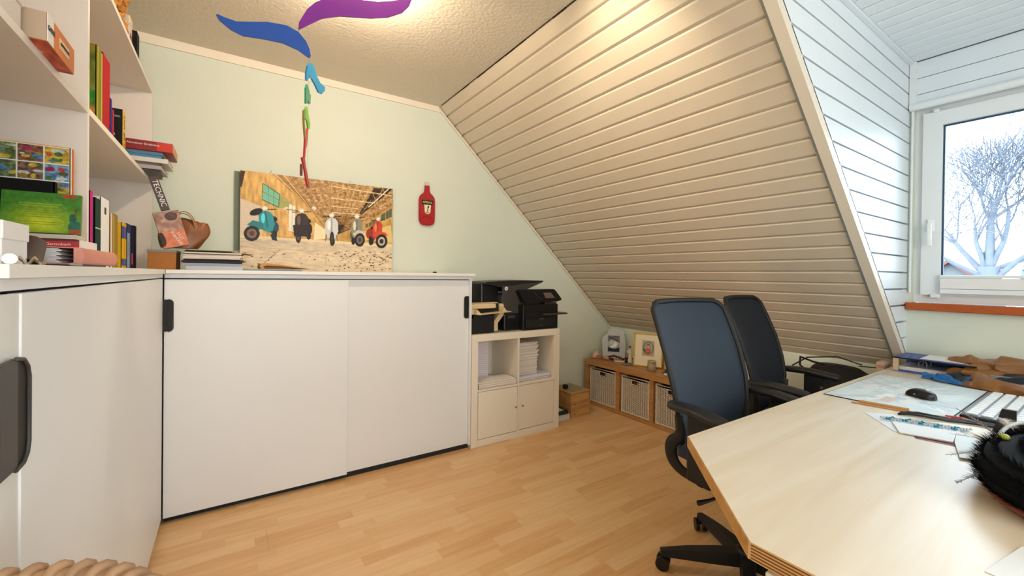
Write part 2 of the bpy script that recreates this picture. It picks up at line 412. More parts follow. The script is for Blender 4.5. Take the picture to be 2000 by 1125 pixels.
# rounded pelmet rail below the lintel boards
struct('trim_pelmet', MB().tube([(XW-.022, DY0+.004, 2.178), (XW-.022, DY1-.004, 2.178)], .021, 14), M_UPVC)
struct('trim_corner', MB().tube([(XW-.012, DY1-.014, 2.16), (XW-.012, DY1-.014, 1.14)], .006, 8), M_UPVC)
struct('trim_corner', MB().box(XW-.03, XW-.002, DY1-.03, DY1-.002, 2.19, ZD-.002), M_UPVC)
sill = box('window_sill', XW-.045, XW+.06, DY0+.005, DY1-.004, WZ0-.042, WZ0-.002, M_SILL, b=.004); tag(sill, kind='structure'); sill.name = 'trim_sill'
# window: outer frame, two sashes, glass, blind
win = tag(thing('window_1', 'white plastic framed dormer window with a bare tree outside', 'window', (XW, (W0+W1)/2, WZ0)), kind='structure')
def frame_mb(y0, y1, z0, z1, wd, x0, x1):
    m = MB()
    m.box(x0, x1, y0, y1, z1-wd, z1); m.box(x0, x1, y0, y1, z0, z0+wd); m.box(x0, x1, y0, y0+wd, z0+wd, z1-wd); m.box(x0, x1, y1-wd, y1, z0+wd, z1-wd); return m
frame_mb(W0, W1, WZ0, WZ1, .05, XW+.035, XW+.10).build('window_frame', M_UPVC, win, world=True)
gm = bpy.data.materials.new('window_glass'); gm.use_nodes = True; N = gm.node_tree.nodes
tr = N.new('ShaderNodeBsdfTransparent'); tr.inputs[0].default_value = (.93, .97, .98, 1); gl = N.new('ShaderNodeBsdfGlossy'); gl.inputs['Roughness'].default_value = .02
mx = N.new('ShaderNodeMixShader'); fr = N.new('ShaderNodeFresnel'); fr.inputs[0].default_value = 1.3
L = gm.node_tree.links; L.new(fr.outputs[0], mx.inputs[0]); L.new(tr.outputs[0], mx.inputs[1]); L.new(gl.outputs[0], mx.inputs[2]); L.new(mx.outputs[0], N['Material Output'].inputs[0])
M_GASK = mat('glazing_gasket', '2F4A63', 0.5)
for (a, b_) in ((-.11, .682), (W0+.035, -.125)):
    frame_mb(a, b_, 1.128, 2.135, .078, XW+.012, XW+.06).build('sash', M_UPVC, win, world=True)
    frame_mb(a+.074, b_-.074, 1.202, 2.061, .012, XW+.03, XW+.045).build('glazing_gasket', M_GASK, win, world=True)
    MB().box(XW+.036, XW+.040, a+.08, b_-.08, 1.208, 2.055).build('pane', gm, win, world=True)
h = MB().cbox(XW-.004, XW+.012, .627, .655, 1.475, 1.545, .004); h.cbox(XW-.03, XW-.002, .633, .649, 1.50, 1.518, .004); h.cbox(XW-.034, XW-.02, .631, .651, 1.395, 1.522, .005)
h.build('window_handle', mat('white_handle', 'F2F4F5', .25), win, world=True)
hg = MB().cbox(XW-.004, XW+.02, .60, .64, 1.112, 1.135, .005).build('hinge_cover', M_UPVC, win, world=True)
MB().cbox(XW-.002, XW+.02, .615, .64, 2.128, 2.148, .006).build('hinge_cover', M_UPVC, win, world=True)
bl = thing('pleated_blind', 'white pleated blind folded down along the bottom of the window', 'blind', (XW, .27, 1.135))
m = MB().cbox(XW-.018, XW+.010, -.03, .60, 1.222, 1.238, .003); m.build('top_rail', M_UPVC, bl, world=True)
m = MB()
for i in range(5): m.prism([(XW-.016, -.028, 1.165+i*.011), (XW+.010, -.028, 1.1705+i*.011), (XW-.016, -.028, 1.176+i*.011)][::1], (0, .626, 0))
m.box(XW+.0, XW+.010, -.028, .598, 1.165, 1.221); m.build('pleats', M_PAPER, bl, world=True)
MB().cbox(XW-.018, XW+.011, -.03, .60, 1.137, 1.163, .004).build('bottom_rail', M_UPVC, bl, world=True)
# ================================================================== outside
tree_m = mat('grey_bark', '5E6470', 0.9, var=0.2, bump=0.4)
tr_ = thing('bare_tree', 'bare leafless tree with spreading branches seen through the dormer window', 'tree', (12.6, 1.66, -3.0))
trunk = MB(); twigs = MB()
rr = random.Random(11)
def branch(p, d, ln, rad, lvl):
    pts = [p]; q = p.copy(); dd = d.copy(); n = 4 if lvl < 3 else 3
    for i in range(n):
        dd = (dd+Vector((rr.uniform(-.2, .2), rr.uniform(-.2, .2), rr.uniform(-.05, .14)))).normalized(); q = q+dd*ln/n; pts.append(q.copy())
    R = [rad*(1-.5*i/n) for i in range(n+1)]
    R = [max(x_, .006) for x_ in R]; (trunk if lvl < 2 else twigs).tube(pts, R, 6 if lvl < 2 else 3, caps=False)
    if lvl >= 5 or q.z > 3.75: return
    kids = 3 if lvl < 5 else 2
    for i in range(kids+(2 if lvl in (1, 2, 3) else 0)):
        t = 1.0 if i < 2 else rr.uniform(.45, .95); idx = min(n, max(1, int(round(t*n)))); base = pts[idx]
        ang = rr.uniform(.35, .85)*(1 if i else .6); az = rr.uniform(0, 2*PI)
        a = dd.orthogonal().normalized(); a.rotate(Matrix.Rotation(az, 3, dd)); nd = (dd*math.cos(ang)+a*math.sin(ang)+Vector((0, 0, .08))).normalized()
        branch(base, nd, ln*rr.uniform(.62, .80), R[idx]*rr.uniform(.5, .64), lvl+1)
p0 = Vector((12.6, 1.66, -3.0)); trunk.tube([p0, p0+Vector((0, 0, 2.5)), p0+Vector((-.1, 0, 4.5))], [.22, .19, .15], 10)
top = p0+Vector((-.1, 0, 4.4))
for i, (dx, dy, dz, l, rd) in enumerate(((0, -.05, 1, 1.55, .17), (.2, .62, .8, 1.5, .12), (-.3, -.6, .8, 1.5, .12), (.3, -.9, .45, 1.5, .10), (-.2, .95, .4, 1.5, .10), (0, .3, 1, 1.4, .11), (.1, -.35, .95, 1.4, .11))):
    branch(top-Vector((0, 0, .15*(i % 3))), Vector((dx, dy, dz)).normalized(), l*.86, rd*.50, 1)
trunk.build('trunk', tree_m, tr_, world=True); twigs.build('branches', tree_m, tr_, world=True, kind='stuff')
hs = thing('neighbour_house', 'distant house with a blue grey tiled roof behind the bare tree', 'house', (22, -1, -3.2))
MB().prism([(20, -7, -3.2), (20, 1.9, -3.2), (20, 1.9, .6), (20, -7, .6)], (6, 0, 0)).build('wall', mat('render_wall', '6A6E72', .9), hs, world=True)
MB().prism([(19.7, 2.1, .5), (26.3, 2.1, .5), (23, 2.1, 2.9)], (0, -9.4, 0)).build('roof', mat('blue_grey_tiles', '3A5266', .7, var=.2, scale=3), hs, world=True)
rb = MB()
for i in range(9): s_ = i/9; rb.box(19.7+3.3*s_-.04, 19.7+3.3*s_+.02, -7.3, 2.1, .5+2.4*s_+.02, .5+2.4*s_+.09)
rb.build('roof_batten', mat('pale_batten', '6F8FA4', .6), hs, world=True, kind='stuff')
struct('ground_outside', MB().box(6, 60, -40, 40, -3.4, -3.2), mat('winter_grass', '4A5042', .95, var=.15, scale=.6))
# red-roofed gable far left of the tree
g = thing('red_gable_house', 'small far house with a red tiled gable left of the tree', 'house', (30, 5.2, -3.2))
MB().prism([(30, 4.0, -3.2), (30, 6.6, -3.2), (30, 6.6, 1.1), (30, 5.3, 2.2), (30, 4.0, 1.1)], (5, 0, 0)).build('wall', mat('render_wall', '6A6E72', .9), g, world=True)
MB().prism([(29.7, 3.8, 1.0), (29.7, 5.3, 2.3), (29.7, 6.8, 1.0), (29.7, 6.7, .85), (29.7, 5.3, 2.1), (29.7, 3.9, .85)], (5.6, 0, 0)).build('roof', mat('red_tiles', '6E3A34', .7), g, world=True)
# ================================================================== CABINETS
ZT = 1.217
def handle(parent, x, y, z, face, side, mirror=1, s=1.0, name='handle'):
    """dark cup pull: plate with two rounded corners. face: 'y' (front faces -Y) or 'x' (front faces +X)"""
    hgt, wd, rr_ = .152, .034*s, .018
    pts = [(0, 0), (wd-rr_, 0)] + [(wd-rr_+rr_*math.sin(a), rr_-rr_*math.cos(a)) for a in [PI/2*i/5 for i in range(1, 6)]]
    pts += [(wd, hgt-rr_)] + [(wd-rr_+rr_*math.cos(a), hgt-rr_+rr_*math.sin(a)) for a in [PI/2*i/5 for i in range(1, 6)]] + [(0, hgt)]
    def W(a, b, d): return (x+a*mirror, y-d, z+b) if face == 'y' else (x+d, y+a*mirror, z+b)
    m = MB(); m.prism([W(a, b, .001) for a, b in pts], (0, -.003, 0) if face == 'y' else (.003, 0, 0))
    h_ = m.build(name, M_BLACKM, parent, world=True)
    m = MB(); m.tube([W(a, b, .004) for a, b in pts[1:-1]], .0028, 6); m.build('rim', M_GREYD, h_, world=True)
    m = MB(); m.prism([W(a, b, .001) for a, b in ((-.006, 0), (wd*.35, 0), (wd*.35, hgt), (-.006, hgt))], (0, -.006, 0) if face == 'y' else (.006, 0, 0)); m.build('grip', M_GREYD if face == 'x' else M_BLACKM, h_, world=True)
    return h_
cb = thing('sliding_door_cabinet', 'wide white cabinet with two sliding doors along the back wall under the scooter picture', 'cabinet', (.56, 2.79, 0))
m = MB(); m.box(-.262, -.246, 2.60, 2.985, .03, 1.18); m.box(1.372, 1.388, 2.570, 2.985, .03, 1.18); m.box(-.246, 1.372, 2.97, 2.985, .03, 1.18); m.box(-.246, 1.372, 2.61, 2.97, .03, .046); m.box(-.262, 1.388, 2.578, 2.985, 1.176, 1.1975)
m.build('body', M_CAB, cb, world=True)
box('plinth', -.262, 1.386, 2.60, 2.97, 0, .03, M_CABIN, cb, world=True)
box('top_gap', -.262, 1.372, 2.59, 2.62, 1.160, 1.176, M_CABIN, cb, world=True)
d1 = box('door', -.262, .572, 2.568, 2.584, .030, 1.170, M_CAB, cb, b=.0015, world=True)
d2 = box('door', .55, 1.372, 2.588, 2.602, .034, 1.170, M_CAB, cb, b=.0015, world=True)
handle(d1, -.262, 2.568, .922, 'y', 1); handle(d2, 1.3715, 2.588, .908, 'y', 1, mirror=-1)
cl = thing('sliding_door_cabinet', 'white cabinet with large dark handle at the left, below the book shelf', 'cabinet', (-.48, 1.7, 0))
m = MB(); m.box(-.70, -.28, .862, .876, .03, 1.18); m.box(-.70, -.28, 2.545, 2.560, .03, 1.18); m.box(-.70, -.685, .876, 2.545, .03, 1.18); m.box(-.685, -.29, .876, 2.545, .03, .046); m.box(-.70, -.266, .862, 2.560, 1.178, 1.1955)
m.build('body', M_CAB, cl, world=True)
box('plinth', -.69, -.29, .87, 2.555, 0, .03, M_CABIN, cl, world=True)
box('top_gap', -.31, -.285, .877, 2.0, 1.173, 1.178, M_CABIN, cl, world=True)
d1 = box('door', -.279, -.263, .942, 1.845, .030, 1.173, M_CAB, cl, b=.0015, world=True)
m = MB(); m.grid(lambda a, b: (-.266-.013*(1-math.sin(PI*.5*a))**1.0, .877+a*.065, 0.03+b*1.143), 7, 2); m.build('door_reflection_strip', mat('door_reflection_grey', 'D5D4CF', .35), d1, world=True)  # bowed, greyer strip stands in for a reflection on the near door
d2 = box('door', -.297, -.2665, 1.85, 2.558, .034, 1.172, M_CAB, cl, b=.001, world=True)
# big handle of the near door
m = MB(); m.box(-.2645, -.258, .855, .912, .918, 1.078); hh = m.build('handle', M_GREYD, d1, world=True)
pts = [(.905, .916), (.932, .918), (.946, .928), (.952, .945), (.952, 1.045), (.946, 1.062), (.932, 1.074), (.905, 1.079)]
MB().prism([(-.2635, a, b) for a, b in pts], (.004, 0, 0)).build('cup', M_BLACKM, hh, world=True)
MB().tube([(-.258, a, b) for a, b in pts], .0032, 8).build('rim', M_GREYD, hh, world=True)
tag(box('worktop', -.255, 1.401, 2.548, 2.992, 1.198, ZT, M_TOP, b=.0015), 'long thin white worktop lying on the wide back cabinet', 'worktop')
tag(box('worktop', -.705, -.257, .878, 2.992, 1.196, ZT, M_TOP, b=.0015), 'white worktop over the left cabinet, carrying the book shelf', 'worktop')
# ------------------------------------------------------------------ book shelf on the left worktop
sh = thing('book_shelf', 'white open book shelf standing on the left worktop', 'shelf', (-.53, 1.93, ZT))
XS = -.357
for (y0, y1) in ((.90, .918), (1.745, 1.763), (2.955, 2.973)): box('side_panel', -.70, XS, y0, y1, ZT, 2.162 if y0 != .90 else 2.162, M_SHELF, sh, world=True)
box('back_panel', -.704, -.699, .90, 2.973, ZT, 2.162, M_SHELF, sh, world=True)
for (y0, y1) in ((.919, 1.744), (1.764, 2.954)): box('shelf_board', -.698, XS+.001, y0, y1, 1.676, 1.695, M_SHELF, sh, world=True)
box('shelf_board', -.704, XS, .90, 2.973, 2.1625, 2.181, M_SHELF, sh, world=True)
MB().lathe([(.006, 0), (.006, .002)], 12, T=Matrix.Translation((-.41, 2.9548, 2.128)) @ Matrix.Rotation(PI/2, 4, 'X')).build('screw_cap', M_COVE, sh, world=True)
# ------------------------------------------------------------------ books: local frame, spine faces +X, thickness along Y, height along Z
def book(name, label, t, h, d, col, loc, rot=(0, 0, 0), group=None, cat='book', cover=.0025, pages=True, rough=.45, extra=None):
    b_ = thing(name, label, cat, loc, group=group, rot=rot)
    cm = mat('cover_'+col, col, .7, var=.08, scale=14, spec=.2)
    m = MB(); m.box(-d, 0, 0, cover, 0, h); m.box(-d, 0, t-cover, t, 0, h); m.cbox(-cover*1.5, .0005, 0, t, 0, h, .0008); m.build('cover', cm, b_)
    if pages: box('pages', -d+.004, -cover*1.5, cover, t-cover, .003, h-.003, M_PAGES, b_)
    return b_
G1, G2, G3 = 'books in the upper bay of the shelf', 'books in the lower bay of the shelf', 'books lying in a stack'
def stripe(b_, y0, y1, z0, z1, col, name='spine_stripe', x=.0006):
    return box(name, x-.0004, x+.0006, y0, y1, z0, z1, mat('print_'+col, col, .5), b_)
ZS = 1.6955
b = book('art_book', 'tall green and gold marbled book at the left end of the upper row', .075, .285, .20, '7F7A1E', (-.386, 1.99, ZS), group=G1)
p = Paint(40, 60, base='6E7420'); p.noise(.25, (10, 9), 3, tint=(1, .5, .2)); p.ell(.55, .62, .5, .14, '3F9030'); p.noise(.12, (5, 5), 5); p.ell(.7, .9, .5, .16, 'B07A25'); p.noise(.1, (6, 6), 8, tint=(1, .7, .1))
p.mesh('front_print', .18, .28, b, fn=lambda a, c: (-.19+a*.187, -.0006, .283-c*.28))
stripe(b, .012, .016, .002, .283, 'C9BD4E', 'gilt_line'); stripe(b, .06, .074, .002, .283, 'B9B03A', 'gilt_band')
b = book('red_book', 'thick plain red hardback in the upper row beside the green and gold book', .105, .30, .19, 'B01020', (-.388, 2.085, ZS), group=G1)
book('blue_book', 'thin blue paperback between the thick red book and the yellow one', .022, .175, .15, '2B2F8C', (-.388, 2.203, ZS), group=G1)
book('small_red_book', 'small thin red book beside the blue paperback', .026, .145, .15, 'B02433', (-.388, 2.235, ZS), group=G1)
b = book('yellow_book', 'black book with a bright yellow lettered spine at the right of the upper row', .06, .195, .16, '17171C', (-.386, 2.40, ZS), group=G1)
stripe(b, .004, .060, 0, .195, 'E2B521', 'yellow_spine'); text('spine_lettering', 'MIT CD  UNIT', .025, M_BLACK, b, (.0016, .034, .10), (PI/2, -PI/2, PI/2))
p = Paint(24, 40, base='15151A'); p.ell(.55, .55, .2, .09, 'E8E4DC'); p.ell(.45, .78, .35, .12, '556B86'); p.line(.1, .08, .7, .08, .03, '888888'); p.line(.1, .16, .9, .16, .03, '999999')
p.mesh('front_print', .1, .19, b, fn=lambda a, c: (-.095+a*.094, -.0006, .193-c*.19))
for nm, lb, t, h, d, col, y in (
    ('pink_book', 'thin magenta book right behind the middle panel of the lower row', .030, .245, .18, 'C0207A', 1.852),
    ('dark_green_book', 'dark green hardback beside the magenta book', .070, .232, .18, '123B32', 1.912),
    ('white_binder', 'tall white ring folder with a small printed label on its spine', .110, .245, .20, 'EDECEE', 1.986),
    ('cream_book', 'slim cream spined book right of the white folder', .028, .205, .17, 'E8D3B4', 2.124),
    ('gold_book', 'olive gold hardback in the lower row', .082, .208, .17, '9A7F2C', 2.160),
    ('dictionary', 'yellow and blue dictionary in the lower row', .088, .19, .16, 'E3B322', 2.318),
    ('pale_blue_book', 'navy book with pale blue lower spine beside the dictionary', .085, .195, .16, '24356B', 2.424),
    ('navy_book', 'black and violet book near the end of the lower row', .060, .195, .16, '1A1838', 2.52),
    ('black_book', 'thin black book, last of the lower row', .045, .2, .17, '0E0E18', 2.588)):
    b = book(nm, lb, t, h, d, col, (-.372, y, ZT+.0005), group=G2)
    if nm == 'dictionary':
        stripe(b, 0, t, .125, .175, '1F3F9A', 'blue_band'); stripe(b, 0, t, .012, .04, '1F3F9A', 'blue_band')
        stripe(b, .048, .054, .0, .19, 'B08810', 'spine_crease', .001)
    if nm == 'white_binder':
        text('spine_label', 'III', .035, M_GREYD, b, (.0012, .055, .2), (PI/2, 0, PI/2))
    if nm == 'pale_blue_book': stripe(b, .0, .052, .004, .155, '8FA6BC', 'pale_panel'); [stripe(b, .012, .03, .06+i*.012, .064+i*.012, '53657C', 'text_line', .0012) for i in range(5)]
    if nm == 'navy_book': stripe(b, .0, .03, .02, .07, 'C3345C', 'magenta_patch')
    if nm == 'gold_book': stripe(b, .0, .02, .002, .2, 'B0923E', 'gilt_band')
    if nm == 'dark_green_book': stripe(b, .0, .07, .13, .134, 'BFC8B0', 'gilt_line')
# stack of lying books and magazines at the end of the upper bay, ends sticking out over the edge
def lying(name, label, x1, y0, y1, z0, t, col, cat='book', group=G3, d=.2, extra=0, rz=0):
    r_ = thing(name, label, cat, (x1-d, (y0+y1)/2, z0), group=group, rotz=rz)
    cm = mat('cover_'+col, col, .45, var=.08, scale=14); w_ = (y1-y0)/2
    m = MB(); m.box(0, d, -w_, w_, 0, .002); m.box(0, d, -w_, w_, t-.002, t); m.cbox(0, d, -w_-.001, -w_+.002, 0, t, .0008); m.build('cover', cm, r_)
    box('pages', .003, d-.003, -w_+.002, w_-.004, .002, t-.002, M_PAGES, r_); return r_
zz = ZS+.0005
for i, (nm, lb, x1, col, t, cat, rz) in enumerate((
    ('dark_brochure', 'dark brown brochure at the bottom of the lying stack', -.30, '3A2A28', .012, 'book', .06),
    ('grey_magazine', 'grey magazine second from the bottom of the lying stack', -.285, 'A9A6A6', .018, 'magazine', -.03),
    ('brown_magazine', 'brown and white magazine in the middle of the lying stack', -.30, '6D5A50', .014, 'magazine', .05),
    ('white_magazine', 'white magazine sticking out of the lying stack below the blue booklets', -.262, 'D9D6D2', .022, 'magazine', -.02),
    ('blue_booklet', 'lower pale blue booklet under the dark red book', -.29, '4D86A8', .014, 'book', .02),
    ('blue_booklet', 'upper pale blue booklet directly under the dark red book', -.282, '6A9DBB', .014, 'book', -.02))):
    lying(nm, lb, x1, 2.70, 2.90, zz, t, col, cat, rz=rz, d=.18); zz += t+.0006
b = lying('dark_red_book', 'dark red hardback on top of the lying stack, orange picture on its end', -.245, 2.68, 2.90, zz, .046, '8A1A1C', d=.21)
text('spine_lettering', 'Abenteuer Erlebnisse', .014, M_PAPER, b, (.10, -.1125, .028), (PI/2, 0, 0)); box('orange_panel', .206, .2115, -.10, .10, .002, .044, mat('print_D98A52', 'D98A52', .5), b)
box('red_panel', .15, .208, -.1125, -.1115, .002, .044, mat('print_C5331F', 'C5331F', .5), b)
# things on top of the shelf
ZU = 2.1815
def figurine():
    r_ = thing('gnarled_wood_figure', 'gnarled orange and gold wooden figure lying on top of the shelf', 'ornament', (-.395, 2.22, ZU))
    mb_ = MB(); rn = random.Random(4)
    for i in range(26): mb_.ball((rn.uniform(-.03, .03), rn.uniform(-.10, .12), .03+rn.uniform(0, .085)), rn.uniform(.015, .035), rn.uniform(.02, .04), rn.uniform(.015, .03), 8, 5, .18)
    mb_.build('carving', mat('amber_wood', 'C8842E', .4, var=.5, scale=30), r_)
figurine()
for i, (y0, t, h, col, lb) in enumerate(((2.365, .05, .10, 'CDB9A4', 'small beige box on top of the shelf beside the wooden figure'), (2.43, .06, .125, 'D8CCBC', 'cream box with red and black print on top of the shelf'))):
    r_ = thing('small_box', lb, 'box', (-.42, y0, ZU), group='small boxes on top of the shelf'); box('carton', -.05, .05, 0, t, 0, h, mat('cover_'+col, col, .6), r_, b=.002)
    box('lid', -.052, .052, -.001, t+.001, h*.75, h+.002, mat('cover_'+col, col, .6), r_, b=.002); box('print_patch', .0505, .0515, .01, t-.01, .02, h*.45, mat('print_7A2F28', '7A2F28', .5), r_)
b = book('black_gaming_book', 'black book with an orange flame picture standing at the end on top of the shelf', .06, .165, .17, '101014', (-.378, 2.66, ZU), group='books on top of the shelf')
p = Paint(30, 30, base='0E0E12'); p.ell(.4, .45, .3, .25, 'B2401E'); p.ell(.45, .35, .12, .18, 'E0702A'); p.noise(.15, (4, 4), 2); p.mesh('front_print', .13, .16, b, fn=lambda a, c: (-.14+a*.139, -.0006, .163-c*.16))
# orange game box lying in the near bay
gb = thing('game_box', 'orange game box lying on the middle shelf with its corner over the edge', 'box', (-.43, 1.395, ZS))
box('carton', -.09, .102, -.095, .090, 0, .062, mat('cover_D9701C', 'D9701C', .45, var=.15), gb, b=.002)
box('pale_side', -.088, .101, -.0965, -.0953, .001, .061, mat('cover_B9A48C', 'B9A48C', .6), gb); box('white_end', .1015, .103, -.0955, -.06, .001, .061, M_PAPER, gb); box('title_panel', .1015, .1032, -.02, .045, .018, .042, mat('print_E9C7A0', 'E9C7A0', .5), gb)
text('end_lettering', 'GAME', .016, M_GREYD, gb, (.1042, -.078, .03), (PI/2, 0, PI/2)); text('title_lettering', 'KLETTERMAXE', .009, M_GREYD, gb, (.1042, .012, .03), (PI/2, 0, PI/2))
p = Paint(40, 40, base='B4431A'); p.noise(.2, (8, 8), 6); p.ell(.3, .4, .2, .1, 'E6D4BC'); p.ell(.55, .35, .16, .08, 'E0C8A8'); p.ell(.25, .8, .2, .12, '3A4A60'); p.noise(.1, (4, 4), 1)
p.mesh('bottom_print', .1, .1, gb, fn=lambda a, c: (.02+a*.081, -.09+c*.178, -.0002))
wb2 = thing('white_box_lid', 'flat pale carton under a shelf at the far left behind the orange game box', 'box', (-.43, 1.21, ZS)); box('carton', -.07, .07, -.07, .07, 0, .075, mat('cover_D8D0CC', 'D8D0CC', .6), wb2, b=.003); box('rim', -.073, .073, -.073, .073, .05, .077, mat('cover_D8D0CC', 'D8D0CC', .6), wb2, b=.003)
# ---- near bay, on the worktop
cal = book('picture_calendar', 'tall book of painted garden pictures in tiles, leaning on the middle shelf panel', .03, .33, .30, 'E0A018', (-.372, 1.655, ZT+.0005), cat='book')
p = Paint(216, 231, base='E9EAE2'); cols = ['7C8C50', 'C0A030', 'B0553A', '6E7E4A', '6D8FB0', '8B6A5A', '5A6E48', 'A89048', '7A4F3A', '7A9A9A', 'A8A060', '6A5040']
for a in range(6):
    for q in range(7):
        x0, y0 = .004+a/6, .006+q/7; msk = (p.X > x0) & (p.X < x0+.159) & (p.Y > y0) & (p.Y < y0+.134); p.put(msk, cols[(a*5+q*3) % 12])
        p.noise(.16, (4, 3), a*7+q, mask=msk.astype(float)); rn = random.Random(a*5+q)
        for _ in range(7):
            ex, ey = x0+rn.uniform(.02, .14), y0+rn.uniform(.02, .12); e_ = ((p.X-ex)/rn.uniform(.015, .05))**2+((p.Y-ey)/rn.uniform(.006, .025))**2 < 1
            p.put(e_ & msk, rn.choice(['B8402E', 'C8B03A', '3F6E3A', 'BFC8C0', '4A78A8', 'A07A2A', '8C2F50', '4A5A38']))
        p.noise(.1, (3, 2), a*11+q, mask=msk.astype(float))
p.mesh('tile_print', .295, .33, cal, fn=lambda a, c: (-.298+a*.296, -.0007, .328-c*.326))
stripe(cal, .0, .008, 0, .33, 'F0E9E0', 'white_edge'); stripe(cal, .012, .02, 0, .33, 'C4401F', 'red_edge')
b = book('black_folder', 'flat black folder standing behind the green booklet', .02, .228, .27, '0B0B0D', (-.395, 1.625, ZT+.0005), pages=False, cat='folder')
gbk = thing('green_booklet', 'green and yellow children book cover with text lines, propped against a black folder', 'book', (-.335, 1.572, 1.302), rot=(-.12, 0, 0))
box('cover', -.143, 0, 0, .012, 0, .108, mat('cover_3F7D22', '3F7D22', .4), gbk)
p = Paint(100, 76, base='4C8A24')
p.C = (1-np.clip(1-np.hypot((p.X-.5)/.6, (p.Y-.75)/.6), 0, 1)[..., None])*rgb('3E7E26')+np.clip(1-np.hypot((p.X-.5)/.6, (p.Y-.75)/.6), 0, 1)[..., None]*rgb('D8DE2A')
for i in range(11): p.line(.22, .22+i*.055, .80-.05*(i % 3), .22+i*.055, .012, 'A9C13A' if i < 3 else '7A8F1E')
p.ell(.84, .06, .1, .045, 'B03A2A'); p.ell(.9, .6, .05, .12, '1F5B4C'); p.ell(.93, .8, .09, .15, '2C6B55'); p.line(.94, .35, .92, .6, .02, '6A3F22'); p.ell(.03, .85, .05, .12, '222A18'); p.poly([(.85, .88), (1, .86), (1, 1), (.86, 1)], 'A0522D'); p.noise(.05, (4, 4), 9)
p.mesh('cover_print', .143, .108, gbk, fn=lambda a, c: (-.143+a*.143, -.0006, .108-c*.108))
st = thing('dark_notebook', 'dark bundle of papers lying on the red book below the green booklet', 'book', (-.41, 1.58, 1.284), rotz=.03); box('cover', -.07, .07, -.05, .05, 0, .004, mat('cover_1A1418', '1A1418', .6), st); box('pages', -.067, .075, -.048, .048, .0045, .0155, M_PAGES, st); box('top_sheet', -.068, .068, -.05, .05, .016, .018, mat('cover_1A1418', '1A1418', .6), st)
b = lying('maroon_book', 'maroon book with a white spine lying on the pink ring binder', -.316, 1.475, 1.63, 1.2615, .022, '5E1320', group='books lying on the left worktop', d=.19); box('white_spine', .1905, .193, -.077, .077, 0, .022, M_PAPER, b); box('red_label', .115, .190, -.0800, -.0787, .003, .018, mat('print_B01E28', 'B01E28', .5), b)
text('spine_lettering', 'Gartenbuch', .009, M_PAPER, b, (.155, -.0808, .0105), (PI/2, 0, 0))
# pink lever arch binder lying, rounded spine
pb = thing('pink_ring_binder', 'salmon pink ring binder lying with its rounded spine over the worktop edge', 'binder', (-.384, 1.48, ZT+.0045))
m = MB(); pr_ = [(.095, 0)]+[(.102+.010*math.sin(PI*i/8), .019-.019*math.cos(PI*i/8)) for i in range(9)]+[(.095, .038)]
m.prism([(a, -.17, b_) for a, b_ in pr_], (0, .33, 0)); m.build('spine', mat('salmon_card', 'D99080', .55, var=.06), pb)
m = MB(); m.box(-.10, .096, -.17, .16, 0, .002); m.box(-.10, .096, -.17, .16, .036, .038); m.build('cover_board', mat('salmon_card', 'D99080', .55), pb)
m = MB(); [m.box(-.098, .075-.004*(i % 3), -.168+.002*(i % 2), .156, .003+i*.0029, .0052+i*.0029) for i in range(11)]; m.build('sheets', M_PAPER, pb, kind='stuff')
nb_ = thing('navy_pad', 'thin navy writing pad under the pink binder', 'notepad', (-.40, 1.42, ZT+.0003)); box('cover', -.12, .12, -.13, .13, 0, .0038, mat('cover_141C3A', '141C3A', .4), nb_)
pn = thing('ballpoint_pen', 'slim metal pen lying on the worktop edge in front of the navy pad', 'pen', (-.268, 1.20, ZT+.004), rotz=.05); MB().tube([(0, 0, 0), (0, .09, 0)], .0026, 8).build('barrel', M_METAL, pn); MB().tube([(0, -.02, 0), (0, 0, 0)], [.0006, .0026], 8).build('tip', M_METAL, pn)
# white small box with lid
wbx = thing('white_gift_box', 'small white lidded cardboard box at the left edge of the picture', 'box', (-.375, 1.055, ZT+.0005))
box('box_body', -.075, .074, -.055, .045, 0, .045, M_PAPER, wbx, b=.001); box('lid', -.077, .076, -.057, .047, .040, .070, M_PAPER, wbx, b=.0015)
pl_ = thing('white_plug', 'white cylindrical cable plug lying by the small white box', 'plug', (-.288, .985, ZT+.0085), rotz=-1.3)
MB().tube([(-.012, 0, 0), (.012, 0, 0)], .0085, 14).build('plug_body', M_UPVC, pl_); MB().tube([(-.012, 0, 0), (-.03, 0, -.001), (-.07, -.01, -.004)], [.004, .0035, .003], 8).build('cable', M_UPVC, pl_)
cp = thing('crumpled_paper', 'torn scrap of brown and white paper beside the plug', 'paper', (-.277, 1.035, ZT+.001)); m = MB(); m.grid(lambda a, b_: (-.012+.024*a, -.025+.05*b_, .004+.006*math.sin(9*a+5*b_)+.004*math.sin(17*b_)), 8, 12); m.build('scrap', mat('kraft_scrap', 'B9A58C', .9), cp)
gc = thing('brown_glasses_case', 'dark brown curved glasses case wedged between the white box and the binder', 'case', (-.33, 1.19, ZT+.0005), rotz=.2)
m = MB(); m.grid(lambda a, b_: (-.02+.045*b_, -.10+.2*a, .001+.050*a*a+.012*math.sin(PI*b_)), 12, 7); m.grid(lambda a, b_: (-.02+.045*b_, -.10+.2*a, -.0005+.047*a*a), 12, 7); m.build('shell', mat('dark_brown_leather', '3A2228', .4), gc)
